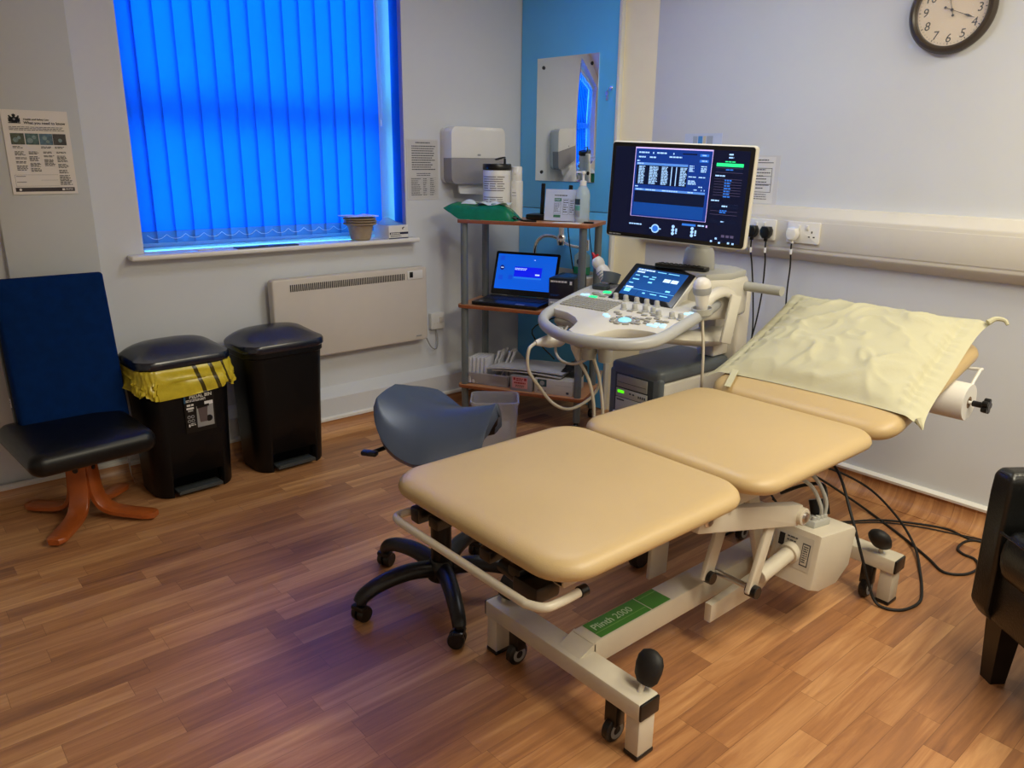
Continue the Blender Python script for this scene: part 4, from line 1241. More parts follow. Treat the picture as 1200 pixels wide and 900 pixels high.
# column and console carrier
b = MB(); b.box2((2.80, 1.80, .14), (2.89, 1.94, .88), .015, seg=3); b.box2((2.70, 1.84, .60), (2.81, 1.93, .80), .012); t.part('column', b, M_us)
b = MB()
b.tube([(2.74, 1.86, .70), (2.6, 1.83, .70), (2.42, 1.80, .735), (2.22, 1.82, .775)], lambda f: (.075 + .02 * f, .035 - .006 * f), 16, flat=(0, 0, 1))
t.part('console_arm', b, M_us)
# console, turned a little towards the sitter
OA = Vector((2.3, 1.9, 0)); UA = Vector((.966, .259, 0)); UB = Vector((.259, -.966, 0))
sl_ = .09
nz = Vector((-sl_ * UA.x, -sl_ * UA.y, 1)).normalized()
Mk = axes(OA + Vector((0, 0, .8623)), UB, (UA + Vector((0, 0, sl_))))   # local x = b (right), y = a (away from sitter)
rimp = [(.222, .24), (.226, .05), (.224, -.15), (.222, -.29), (.20, -.385), (.14, -.44), (.05, -.465), (-.05, -.462), (-.15, -.42), (-.24, -.345), (-.29, -.255), (-.31, -.14), (-.325, .05), (-.325, .17)]
b = MB()
b.tube([(x, y, -.016) for x, y in rimp], (.020, .022), 14, M=Mk, sub=7, flat=(0, 0, 1))
t.part('rim', b, M_rim, 'grey blue bumper rim')
# deck with two hand holes behind the rim
dk = [(.215, .25), (.22, .05), (.218, -.15), (.214, -.27), (.203, -.325), (.19, -.318), (.16, -.312), (.10, -.315), (.06, -.335), (.03, -.385), (.01, -.445), (-.05, -.448), (-.09, -.42), (-.10, -.37), (-.115, -.315), (-.15, -.27), (-.21, -.225), (-.275, -.205), (-.302, -.19), (-.31, -.1), (-.318, .05), (-.318, .18), (-.27, .25), (-.1, .28), (.1, .28)]
b = MB(); b.prism([(x, y) for x, y in reversed(dk)] if False else dk[::-1], -.034, .0, .004, Mk)
t.part('deck', b, M_us)
b = MB(); b.prism([(x * .93 - .003, y * .9 - .03) for x, y in dk][::-1], -.062, -.034, .01, Mk); t.part('deck_underside', b, M_usmid)
b = MB()
for r in range(6):
    nn = 15
    for c in range(nn):
        x = -.305 + .012 + c * .0146 + .004 * (r == 5); y = -.018 - r * .0245 + (x + .19) * -.16 * .6
        b.box((x, y, .0025), (.0118, .0185, .005), .0012, Mk, 0, 1)
t.part('keyboard', b, M_key)
# trackball cluster
b = MB(); b.lathe([(0, 0), (.033, 0), (.034, .002), (.0, .0025)], Mk @ T(.036, -.235, 0), cap=False); tp_ = t.part('trackball_ring', b, M_key)
b = MB(); b.lathe([(0, .002), (.024, .002), (.022, .006), (.014, .010), (.0, .012)], Mk @ T(.036, -.235, 0), cap=False); t.part('trackball', b, E_cyan, 'lit pale blue trackball', parent=tp_)
b = MB()
for k in range(9):
    a = R(20 + k * 40)
    b = MB(); b.box((.047, 0, .0025), (.016, .024, .005), .003, Mk @ T(.036, -.235, 0) @ RZ(a), 0); t.part('ring_key', b, M_key)
for x, y in ((.103, -.177), (.069, -.142), (.04, -.118), (-.004, -.113), (.085, -.195), (.112, -.21), (.13, -.165), (.10, -.128), (.12, -.235), (.095, -.255), (.165, -.215), (.175, -.19), (.15, -.19), (-.04, -.15), (-.02, -.17)):
    b = MB(); b.box((x, y, .0025), (.022, .014, .005), .003, Mk, 0); t.part('control_key', b, M_key)
for x, y in ((.161, -.232), (.185, -.232), (.161, -.256), (.19, -.252), (.20, -.06), (.212, -.045), (-.045, -.215), (-.06, -.2), (-.27, .035), (-.285, .03), (.14, -.25)):
    b = MB(); b.box((x, y, .003), (.02, .015, .006), .003, Mk); t.part('lit_key', b, glow('lit_key_pale', rgb(170, 215, 240), .9), 'back-lit pale blue key')
for x, y in ((-.23, .012), (-.215, .105)):
    b = MB(); b.box((x, y, .003), (.032, .022, .006), .004, Mk); t.part('green_key', b, E_green, 'back-lit green key')
for x, y in ((-.235, .055), (-.2, .04), (-.19, .065), (-.25, .07)): 
    b = MB(); b.box((x, y, .003), (.028, .018, .006), .004, Mk); t.part('function_key', b, M_key)
for x, y in ((-.139, .034), (-.087, .02), (-.034, .008), (.012, .0), (.058, -.008), (-.038, -.098), (.004, -.088), (.047, -.088), (.085, -.1), (.12, -.13), (.172, -.13), (.208, -.135)):
    b = MB(); b.lathe([(0, 0), (.0135, 0), (.0135, .004), (.0105, .006), (.0098, .021), (.008, .0235), (.0, .0235)], Mk @ T(x, y, 0), cap=False, n=20)
    t.part('knob', b, M_usmid)
# black accessory dock, holders
b = MB(); b.prism(rrect(.075, .05, .02, 5), 0, .018, .004, Mk @ T(-.27, .155, 0)); t.part('dock', b, M_usdark)
# touchscreen wedge
q_, hd, tl_ = (2.392, 1.936, .9225), R(172), R(54)
rd = Vector((math.sin(hd), math.cos(hd), 0)); nrm = rd.cross(Vector((0, 0, 1)))
uu = Vector((0, 0, 1)) * math.cos(tl_) - nrm * math.sin(tl_)
rr_ = rd * math.cos(R(-3)) + uu * math.sin(R(-3)); uu = -rd * math.sin(R(-3)) + uu * math.cos(R(-3))
Mts = axes(q_, rr_, uu)
b = MB(); b.prism(rrect(.30, .225, .012, 4, 0, -.008), -.022, -.001, .004, Mts); b.box((.0, .02, -.05), (.25, .13, .07), .01, Mts)
tsb = t.part('touchscreen_housing', b, M_us)
b = MB(); b.prism(rrect(.29, .21, .008, 4, 0, 0), -.002, .003, .0015, Mts); b.prism(rrect(.30, .022, .006, 3, 0, -.108), -.002, .003, .001, Mts)
t.part('touchscreen_bezel', b, M_black, parent=tsb)
E_tb = glow('touch_blue', rgb(14, 62, 122), 1.0); E_tw = glow('touch_white', rgb(190, 220, 245), 1.0); E_td = glow('touch_dark', rgb(8, 40, 88), 1.0); E_tc = glow('touch_cyan', rgb(120, 200, 235), 1.0)
b = MB(); Ft = Face(Vector(q_) - rr_ * .118 + uu * .082 + Mts.to_3x3() @ Vector((0, 0, .0032)), rr_, uu, .0003)
Ft.rect(b, 0, 0, .236, .155, 0, 0)
Ft.lines(b, .008, .006, .09, .014, 1, 1, .9, .05); Ft.rect(b, .1, .008, .14, .012, 3, 1); Ft.rect(b, .15, .008, .2, .012, 3, 1); Ft.rect(b, .008, .018, .045, .026, 1, 1)
for u, v, w_, h_, mi in ((.012, .04, .02, .005, 3), (.05, .042, .025, .005, 3), (.09, .038, .02, .005, 3), (.085, .05, .025, .005, 3), (.012, .062, .03, .006, 3), (.09, .068, .018, .008, 3), (.008, .085, .02, .005, 3), (.008, .108, .035, .007, 1), (.012, .12, .028, .018, 3), (.15, .04, .03, .018, 1), (.185, .04, .03, .018, 1), (.19, .1, .02, .008, 3), (.1, .13, .012, .006, 3), (.135, .13, .03, .004, 3), (.18, .13, .035, .004, 3), (.04, .112, .002, .04, 2), (.075, .125, .002, .03, 2), (0, .118, .236, .001, 3)):
    Ft.rect(b, u, v, u + w_, v + h_, mi, 2)
t.part('touchscreen', b, [E_tb, E_tw, E_td, E_tc], 'lit blue touchscreen', parent=tsb)
# neck block behind the touchscreen and monitor arm
b = MB(); b.prism([(2.46, 1.74), (2.58, 1.70), (2.72, 1.72), (2.77, 1.80), (2.77, 1.92), (2.70, 1.99), (2.48, 2.02)][::1], .80, .962, .02, None, 0, 3)
t.part('neck_block', b, M_us)
b = MB(); b.prism([(2.47, 1.745), (2.58, 1.705), (2.71, 1.725), (2.76, 1.80), (2.76, 1.92), (2.69, 1.98), (2.49, 2.01)], .955, .984, .008, None, 0, 2)
t.part('neck_cap', b, M_usmid)
b = MB(); b.box((2.715, 1.712, .925), (.03, .02, .022), .003, RZ(0)); t.part('port', b, M_usdark)
b = MB(); b.lathe([(0, 0), (.062, 0), (.064, .006), (.058, .07), (.05, .085), (.0, .088)], T(2.575, 1.86, .982), cap=False, n=32); t.part('arm_base', b, M_usmid)
b = MB(); b.tube([(2.575, 1.86, 1.06), (2.575, 1.86, 1.11), (2.56, 1.862, 1.17), (2.50, 1.862, 1.22), (2.44, 1.862, 1.26)], lambda f: (.048 - .006 * f, .04 - .004 * f), 16); t.part('monitor_arm', b, M_usmid)
# monitor
hd, tl_, ro = R(165.3), R(.3), R(-2.0)
rd = Vector((math.sin(hd), math.cos(hd), 0)); nrm = rd.cross(Vector((0, 0, 1)))
uu = Vector((0, 0, 1)) * math.cos(tl_) - nrm * math.sin(tl_)
rr_ = rd * math.cos(ro) + uu * math.sin(ro); uu = -rd * math.sin(ro) + uu * math.cos(ro)
Mm = axes((2.402, 1.862, 1.279), rr_, uu)
MW, MH = .570, .365
b = MB(); b.prism(rrect(MW, MH, .014, 5), -.034, -.003, .006, Mm, seg=3); b.prism(rrect(.3, .2, .02, 5), -.05, -.03, .008, Mm)
mo = t.part('monitor_housing', b, M_us)
b = MB(); b.prism(rrect(MW - .010, MH - .010, .011, 5), -.0035, .001, .001, Mm); t.part('monitor_bezel', b, M_black, parent=mo)
E_mn = glow('mon_navy', rgb(3, 8, 34), 1.0); E_mw = glow('mon_window', rgb(10, 44, 118), 1.0); E_mt = glow('mon_text', rgb(150, 190, 235), 1.0); E_md = glow('mon_dark', rgb(2, 12, 40), 1.0); E_mh = glow('mon_header', rgb(74, 122, 196), 1.0); E_mp = glow('mon_low', rgb(8, 58, 132), 1.0); E_ml = glow('mon_line', rgb(70, 64, 92), 1.0); E_mg = glow('mon_green', rgb(40, 215, 130), 1.0); E_mv = glow('mon_violet', rgb(190, 170, 230), 1.0); E_mi = glow('mon_icon', rgb(40, 100, 190), 1.0)
DW, DH = .53, .325
b = MB(); Fm = Face(Mm @ Vector((-DW / 2, DH / 2, .0012)), rr_, uu, .0003)
# layout runs over the whole front; U, V are fractions of it
def mr(u0, v0, u1, v1, mi, lift=1): Fm.rect(b, u0 * MW - .02, v0 * MH - .02, u1 * MW - .02, v1 * MH - .02, mi, lift)
def mlines(u0, v0, u1, v1, n, mi, fill=.6, rag=.2, lift=3): Fm.lines(b, u0 * MW - .02, v0 * MH - .02, u1 * MW - .02, v1 * MH - .02, n, mi, fill, rag, lift)
Fm.rect(b, 0, 0, DW, DH, 0, 0)
mr(.183, .055, .725, .76, 8, 1); mr(.187, .068, .722, .757, 1, 2)
mlines(.21, .10, .29, .118, 1, 2, .8, .1); mlines(.34, .10, .42, .118, 1, 2, .8, .1); mr(.31, .10, .318, .118, 2, 3); mr(.455, .10, .462, .118, 2, 3)
mlines(.21, .145, .27, .163, 1, 2, .8); mlines(.29, .145, .34, .163, 1, 2, .8); mlines(.43, .135, .52, .152, 1, 2, .8); mr(.52, .10, .62, .112, 3, 3); mr(.64, .10, .70, .125, 9, 3); mr(.64, .155, .70, .18, 9, 3); mlines(.655, .106, .69, .12, 1, 2, .8); mlines(.655, .16, .69, .174, 1, 2, .8)
mlines(.2, .185, .225, .2, 1, 2, .8)
mr(.2, .212, .565, .43, 3, 3); mr(.2, .208, .565, .232, 4, 4)
mlines(.205, .212, .25, .228, 1, 2, .7, 0, 5)
for u0, u1 in ((.218, .264), (.296, .36), (.384, .432), (.515, .562)):
    mlines(u0, .242, u1, .425, 15, 2, .62, .25, 4)
mr(.452, .238, .458, .425, 2, 4); mr(.485, .238, .491, .425, 2, 4)
for v in (.215, .235, .25, .265): mlines(.575, v, .61, v + .012, 1, 2, .8); mlines(.655, v, .695, v + .012, 1, 2, .8)
for v in (.32, .36, .375, .39): mlines(.575, v, .63, v + .011, 1, 2, .9, .1)
mlines(.645, .32, .69, .333, 1, 2, .8); mlines(.65, .415, .68, .428, 1, 2, .8); mlines(.62, .445, .65, .458, 1, 2, .8); mr(.67, .445, .675, .457, 2, 3); mr(.69, .445, .695, .457, 2, 3)
mlines(.2, .445, .225, .458, 1, 2, .8)
mr(.2, .47, .70, .492, 4, 3); mlines(.21, .474, .26, .488, 1, 2, .8, 0, 4); mlines(.28, .474, .36, .488, 1, 2, .8, .1, 4); mlines(.4, .474, .52, .488, 1, 2, .8, .1, 4); mlines(.58, .474, .62, .488, 1, 2, .8, .1, 4)
mr(.2, .492, .70, .615, 3, 3); mr(.2, .615, .70, .74, 5, 3)
mlines(.18, .835, .28, .852, 1, 2, .8, .05)
Fm.disc(b, .376 * MW - .02, .872 * MH - .02, .0165, 2, 2, 28); Fm.disc(b, .376 * MW - .02, .872 * MH - .02, .012, 9, 3, 24); mr(.335, .866, .355, .878, 2, 2); mr(.398, .866, .418, .878, 2, 2)
for u in (.505, .64):
    for v in (.835, .87, .905): Fm.disc(b, u * MW - .02, v * MH - .02, .0062, 2, 2, 14)
    mr(u + .018, .85, u + .03, .885, 2, 2); mlines(u + .018, .89, u + .03, .91, 1, 2, .8)
mr(.565, .79, .66, .812, 9, 2); mlines(.675, .792, .72, .81, 1, 2, .8, .1); mr(.73, .79, .74, .812, 8, 2)
mlines(.83, .085, .865, .102, 1, 2, .8); mlines(.83, .115, .865, .13, 1, 2, .8); mlines(.81, .155, .875, .168, 1, 7, .8, .05)
mr(.755, .175, .93, .207, 7, 2); mr(.755, .22, .93, .265, 3, 2); mr(.755, .219, .93, .222, 6, 3); mr(.755, .262, .93, .265, 6, 3); mlines(.82, .23, .87, .25, 1, 9, .6)
mlines(.755, .29, .82, .306, 1, 2, .8, .05)
for k in range(7):
    v = .325 + k * .026
    mr(.752, v, .93, v + .0028, 6, 2); mlines(.82, v + .006, .865, v + .021, 1, 9, .9, .1)
mlines(.745, .53, .80, .546, 1, 2, .8, .05)
mr(.75, .565, .93, .61, 3, 2); mlines(.82, .58, .86, .598, 1, 2, .8)
for k in range(4):
    v = .565 + k * .035
    mr(.748, v, .925, v + .0028, 6, 2)
mlines(.81, .625, .86, .66, 2, 9, .7, .1); mr(.75, .725, .925, .755, 3, 2); mlines(.825, .733, .85, .747, 1, 2, .8)
for u in (.84, .87, .9): mr(u, .868, u + .022, .892, 6, 2)
for u, v in ((.77, .93), (.80, .9), (.825, .94), (.885, .935), (.915, .938)): mr(u, v, u + .014, v + .018, 2, 2)
t.part('screen', b, [E_mn, E_mw, E_mt, E_md, E_mh, E_mp, E_ml, E_mg, E_mv, E_mi], 'lit navy blue screen with tables', parent=mo)
b = MB()
Fx = Face(Mm @ Vector((-MW / 2, MH / 2, .0016)), rr_, uu, .0003)
Fx.lines(b, .018, .351, .07, .356, 1, 0, .8, .05)
t.part('badge', b, M_grey, parent=mo)
# rear handle
b = MB(); b.tube([(2.72, 1.92, .83), (2.705, 1.86, .87), (2.70, 1.80, .905), (2.70, 1.74, .918), (2.70, 1.66, .92), (2.70, 1.555, .92)], .019, 14); t.part('handle', b, M_usmid)
# side holder arm with hooked cable tray
b = MB(); b.box((0, 0, 0), (.05, .016, .19), .006, T(2.53, 1.66, .815) @ RY(R(14)) @ RZ(R(-15))); t.part('cable_hook', b, M_us)
b = MB(); b.tube([(2.40, 1.705, .86), (2.45, 1.70, .905), (2.52, 1.69, .92), (2.57, 1.68, .885), (2.545, 1.675, .84)], (.022, .016), 12); t.part('probe_holder_arm', b, M_us)
b = MB(); b.lathe([(.030, 0), (.038, 0), (.04, .022), (.034, .022), (.030, 0)], T(2.365, 1.675, .855) @ RY(R(-6)), cap=False); t.part('probe_holder', b, M_usmid)
b = MB(); b.lathe([(.030, 0), (.036, 0), (.044, .045), (.038, .045), (.030, 0)], Mk @ T(-.285, .255, 0) @ RX(R(-24)), cap=False); b.box((-.25, .2, -.01), (.06, .13, .02), .006, Mk); t.part('gel_holder', b, M_usgrey)
for x, y in ((-.21, -.36), (-.02, -.44), (.05, -.44)):
    b = MB(); b.lathe([(.018, -.10), (.024, -.10), (.028, -.035), (.022, -.035), (.018, -.10)], Mk @ T(x * .94, y * .92, 0), cap=False); t.part('probe_cup', b, M_usmid)

# ---- things held by the machine
M_probe = mat('probe_white', rgb(226, 222, 214), .35, vary=.01)
M_pband = mat('probe_band', rgb(160, 162, 165), .35)
M_cable = mat('probe_cable', rgb(206, 198, 182), .45, vary=.02)
tp1 = Thing('ultrasound_probe', 'white convex probe with grey band upright in the right hand holder', 'probe', (2.365, 1.675, .855))
Mp = T(2.365, 1.675, .86) @ RY(R(-8))
m = MB(); m.lathe([(0, 0), (.017, 0), (.021, .02), (.026, .06), (.030, .072), (.0, .074)], Mp, cap=False, n=28); tp1.part('body', m, M_probe)
m = MB(); m.lathe([(0, .070), (.030, .070), (.0335, .078), (.0335, .096), (.0, .098)], Mp, cap=False, n=28); tp1.part('band', m, M_pband, 'grey band')
m = MB(); m.lathe([(0, .096), (.0325, .096), (.032, .108), (.026, .122), (.014, .130), (0, .132)], Mp, cap=False, n=28); tp1.part('head', m, M_probe)
m = MB(); m.tube([Mp @ Vector((0, 0, .005)), (2.372, 1.672, .80), (2.37, 1.66, .72), (2.365, 1.652, .64), (2.37, 1.65, .5), (2.42, 1.66, .36), (2.5, 1.7, .3)], .0055, 10); tp1.part('cable', m, M_cable)
def low_probe(label, p0, p1, cable, rad=.026):
    tt = Thing('ultrasound_probe', label, 'probe', p1)
    d = Vector(p1) - Vector(p0); L_ = d.length; z = d / L_; x = z.orthogonal().normalized(); M = axes(p0, x, z.cross(x), z)
    m = MB(); m.lathe([(0, 0), (rad * .8, .002), (rad, .02), (rad * .95, L_ * .5), (rad * .62, L_ * .8), (rad * .36, L_), (0, L_)], M, cap=False); tt.part('body', m, M_probe)
    m = MB(); m.tube([p1] + cable, .0062, 10); tt.part('cable', m, M_cable)
low_probe('white probe hung under the left front corner of the console with a long cable loop', (1.955, 1.99, .757), (1.832, 2.005, .758), [(1.80, 2.005, .735), (1.805, 2.01, .66), (1.865, 2.01, .58), (1.925, 2.0, .51), (2.00, 1.99, .475), (2.09, 1.985, .49), (2.15, 1.985, .53), (2.175, 1.99, .60)])
low_probe('white probe hanging under the middle of the console front', (1.905, 1.875, .80), (1.915, 1.86, .705), [(1.935, 1.83, .64), (1.955, 1.82, .55), (1.99, 1.84, .42), (2.1, 1.9, .33), (2.3, 1.96, .28)], .024)
low_probe('slim pale blue grey probe hanging below the console centre', (1.925, 1.83, .79), (1.94, 1.815, .72), [(1.96, 1.80, .64), (1.985, 1.80, .5), (2.02, 1.84, .36), (2.3, 1.93, .25)], .018)
solo('probe_cable', MB().tube([(2.02, 2.03, .79), (1.93, 2.0, .73), (1.89, 1.93, .70), (1.895, 1.86, .70), (1.92, 1.80, .74), (1.97, 1.78, .79)], .005, 10), M_cable, 'short white cable loop below the console front rim', 'cable', (1.9, 1.93, .70))
# gel bottle
tg_ = Thing('gel_bottle', 'white gel bottle with red nozzle lying tilted in the left console holder', 'bottle', Mk @ Vector((-.285, .255, .01)))
Mg = Mk @ T(-.285, .255, .006) @ RX(R(-10)) @ RY(R(-38))
m = MB(); m.lathe([(0, 0), (.026, 0), (.029, .006), (.029, .062), (.022, .078), (.026, .088), (.027, .104), (.019, .120), (.0, .122)], Mg, cap=False); tg_.part('body', m, M_probe)
m = MB(); m.lathe([(0, .119), (.012, .119), (.013, .126), (.007, .132), (.005, .15), (.0, .152)], Mg, cap=False); m.box((.010, 0, .128), (.02, .010, .008), .002, Mg); tg_.part('nozzle', m, mat('red_cap', rgb(196, 20, 40), .35), 'red nozzle')
m = MB()
for k in range(4):
    for j in range(3): m.box((0, 0, 0), (.0008, .010, .003), 0, Mg @ T(.0293 * math.cos(-2.2 + j * .36), .0293 * math.sin(-2.2 + j * .36), .018 + k * .012) @ RZ(-2.2 + j * .36))
tg_.part('print', m, mat('gel_print', rgb(70, 120, 125), .5))
# black slim remote on the neck cap
m = MB(); m.prism(rrect(.225, .045, .012, 4), 0, .017, .004, axes((2.50, 1.885, .9845), (.18, -.98, 0), (.98, .18, 0)))
tr_ = Thing('remote_control', 'slim black remote control lying behind the touchscreen', 'remote', (2.50, 1.885, .9845)); tr_.part('body', m, M_black)
m = MB()
for k in range(9):
    for j in range(2): m.box((-.09 + k * .02, -.009 + j * .018, .018), (.011, .009, .003), .001, axes((2.50, 1.885, .9845), (.18, -.98, 0), (.98, .18, 0)))
tr_.part('buttons', m, M_dark)

# ================================================================== saddle stool
M_saddle = mat('blue_grey_vinyl', rgb(56, 66, 86), .36, vary=.03, vscale=10, bump=.06, bscale=300)
SX, SY = 1.300, 1.858
t = Thing('saddle_stool', 'blue grey saddle stool on a black five star castor base', 'stool', (SX, SY, 0))
hd_ = R(146)
fwd = Vector((math.sin(hd_), math.cos(hd_), 0)); lft = Vector((-fwd.y, fwd.x, 0))
Mst = axes((SX, SY, .655), fwd, lft)
def saddle(u, v):
    s = (u - .5) * 2        # -1 rear .. 1 pommel
    a = (v - .5) * 2        # across
    if s < -.25: wid = .20 * math.sqrt(max(.0, 1 - ((-s - .25) / .75) ** 2.4 * .80))
    else: wid = .20 - .092 * (max(0, s + .1) / 1.1) ** 1.3
    y = a * wid
    kk = .045 + .055 * min(1, s + 1) if s < 0 else .10 + .14 * s ** 1.4
    drop = kk * (abs(y) / .2) ** (2.0 - .5 * max(0, s)) * (1 - 1.05 * max(0, a) ** 1.3 * max(0, min(1, .55 - s)))
    ridge = .045 * abs(s) ** 2.0 if s < 0 else .034 * s ** 1.6
    roll = .03 * max(0, abs(a) - .8) / .2
    x = s * .180 + .004 - .012 * max(0, s) * abs(a) ** 2
    return Vector((x, y, ridge - drop - roll * .5))
m = MB()
tb = bmesh.new()
N1, N2 = 26, 26
V = [[tb.verts.new(saddle(i / N1, j / N2)) for j in range(N2 + 1)] for i in range(N1 + 1)]
for i in range(N1):
    for j in range(N2):
        tb.faces.new((V[i][j], V[i + 1][j], V[i + 1][j + 1], V[i][j + 1]))
bmesh.ops.recalc_face_normals(tb, faces=tb.faces)
if sum(f.normal.z for f in tb.faces) < 0: bmesh.ops.reverse_faces(tb, faces=tb.faces)
m.merge(tb, Mst)
so = t.part('seat', m, [M_saddle, M_black], angle=75)
sd_ = so.modifiers.new('thick', 'SOLIDIFY'); sd_.thickness = .042; sd_.offset = -1; sd_.material_offset = 1; sd_.use_even_offset = True
bv = so.modifiers.new('soft', 'BEVEL'); bv.width = .018; bv.segments = 4; bv.limit_method = 'ANGLE'; bv.angle_limit = R(50)
m = MB(); m.box((0, 0, -.075), (.2, .14, .03), .008, Mst); m.cyl((SX, SY, .44), (SX, SY, .575), .035); t.part('tilt_mechanism', m, M_black)
m = MB(); m.tube([Mst @ Vector((-.05, -.03, -.085)), Mst @ Vector((-.12, -.10, -.10)), Mst @ Vector((-.15, -.17, -.10))], .007, 8); m.box((-.155, -.175, -.10), (.05, .025, .015), .005, Mst); t.part('lever', m, M_black)
m = MB(); m.cyl((SX, SY, .22), (SX, SY, .46), .022); m.cyl((SX, SY, .10), (SX, SY, .30), .034); t.part('gas_column', m, M_black)
m = MB(); m.lathe([(0, .07), (.045, .07), (.05, .08), (.046, .125), (.036, .14), (0, .14)], T(SX, SY, 0), cap=False); t.part('hub', m, M_black)
M_basepl = mat('base_plastic', rgb(18, 19, 24), .36, vary=.08)
for k, a in enumerate((172, 245, 99, 318, 29)):
    d = Vector((math.cos(R(a)), math.sin(R(a)), 0)); c0 = Vector((SX, SY, 0))
    m = MB(); m.tube([c0 + d * .02 + Vector((0, 0, .108)), c0 + d * .12 + Vector((0, 0, .122)), c0 + d * .21 + Vector((0, 0, .112)), c0 + d * .27 + Vector((0, 0, .088)), c0 + d * .288 + Vector((0, 0, .066))], lambda f: (.030 - .008 * f, .022 - .004 * f), 14, flat=None, sub=5)
    p = t.part('leg', m, M_basepl)
    e = c0 + d * .288; s_ = Vector((-d.y, d.x, 0)); rot = RZ(R(25 + 40 * k)).to_3x3() @ s_; fw_ = Vector((-rot.y, rot.x, 0))
    m = MB(); m.cyl(e + Vector((0, 0, .045)), e + Vector((0, 0, .075)), .010)
    m.lathe([(0, -.024), (.023, -.024), (.0265, -.018), (.0265, -.005), (.02, -.003), (.02, .003), (.0265, .005), (.0265, .018), (.023, .024), (0, .024)], axes(e + fw_ * .008 + Vector((0, 0, .0268)), fw_, (0, 0, 1), fw_.cross(Vector((0, 0, 1)))), cap=False)
    m.box((0, 0, 0), (.034, .05, .02), .008, axes(e + Vector((0, 0, .050)), fw_, rot))
    t.part('castor', m, M_black, parent=p)

# clear plastic storage box standing behind the stool
t = Thing('plastic_box', 'clear plastic lidless box standing on the floor behind the saddle stool', 'box', (2.0, 2.44, 0), R(-40))
m = MB()
def rp(w, d, z, r=.03): return [(x, y, z) for x, y in rrect(w, d, r, 5)]
m.rings([rp(.17, .14, .002), rp(.20, .17, .40), rp(.208, .178, .402), rp(.208, .178, .412), rp(.195, .165, .412), rp(.165, .135, .006)])
t.part('shell', m, clear_mat('clear_box', rgb(200, 200, 205), .42, .18), local=True)
m = MB(); m.box((0, 0, .15), (.13, .10, .28), .01); t.part('paper_lining', m, clear_mat('box_lining', rgb(215, 212, 210), .5, .4), local=True)
# ================================================================== examination couch
M_tan = mat('tan_vinyl', rgb(193, 167, 121), .4, vary=.025, vscale=5, bump=.12, bscale=500)
M_frame = mat('cream_metal', rgb(206, 198, 180), .38, vary=.02)
M_sticker = mat('green_sticker', rgb(70, 132, 52), .4, vary=.08)
M_light_ink = mat('pale_green_ink', rgb(190, 214, 176), .5)
t = Thing('examination_couch', 'tan three section examination couch on a cream hydraulic frame', 'couch', (1.85, 1.21, 0))
CYc = 1.209
m = MB(); m.pad(.657, .648, .056, .10, .046, .010, T(1.2445, 1.236, .590)); t.part('leg_cushion', m, M_tan)
m = MB(); m.pad(.632, .652, .056, .09, .046, .010, T(1.897, 1.224, .591)); t.part('seat_cushion', m, M_tan)
HB = T(2.222, CYc, .585) @ RY(R(-15))
m = MB(); m.pad(.70, .655, .062, .085, .046, .008, HB @ T(.352, 0, 0)); t.part('back_cushion', m, M_tan)
# section frames under the cushions
for nm, x0, x1 in (('leg_frame', 1.0, 1.54), ('seat_frame', 1.62, 2.18)):
    m = MB()
    for y in (CYc - .2, CYc + .2): m.box2((x0, y - .016, .545), (x1, y + .016, .5945), .004)
    for x in (x0 + .016, x1 - .016): m.box2((x - .016, CYc - .215, .546), (x + .016, CYc + .215, .5935), .004)
    t.part(nm, m, M_frame)
m = MB()
for y in (-.2, .2): m.box((.33, y, -.018), (.58, .03, .036), .004, HB)
for x in (.06, .6): m.box((x, 0, -.018), (.03, .42, .034), .004, HB)
t.part('back_frame', m, M_frame)
m = MB(); m.cyl((2.222, CYc - .24, .575), (2.222, CYc + .24, .575), .012); m.cyl((1.575, CYc - .24, .572), (1.575, CYc + .24, .572), .012); t.part('hinge_rod', m, M_steel)
m = MB(); m.cyl(HB @ Vector((.38, .05, -.03)), (1.98, CYc + .05, .52), .016); m.cyl((2.0, CYc + .05, .527), (1.9, CYc + .05, .50), .024); t.part('back_strut', m, M_dark)
# foot rail
m = MB(); m.tube([(1.02, 1.47, .555), (.955, 1.485, .553), (.918, 1.49, .552), (.900, 1.47, .552), (.897, 1.40, .552), (.897, 1.21, .552), (.897, 1.02, .552), (.899, .99, .552), (.918, .960, .552), (.955, .955, .552), (1.012, .957, .552)], .0098, 12, sub=5)
fr_ = t.part('foot_rail', m, M_frame, 'cream tubular rail across the foot end')
m = MB(); m.cyl((1.008, .957, .552), (1.030, .9575, .552), .0125); t.part('rail_cap', m, M_black, parent=fr_)
for y in (1.40, 1.20, 1.10):
    m = MB(); m.box2((.955, y - .02, .535), (1.02, y + .02, .565), .005); t.part('rail_bracket', m, M_black)
m = MB(); m.box2((.94, 1.44, .535), (1.0, 1.475, .575), .005); t.part('rail_bracket', m, M_black)
m = MB(); m.box2((.95, 1.02, .51), (1.02, 1.10, .55), .008); m.cyl((.97, 1.155, .545), (.97, 1.08, .535), .016); t.part('rail_lock', m, M_black)
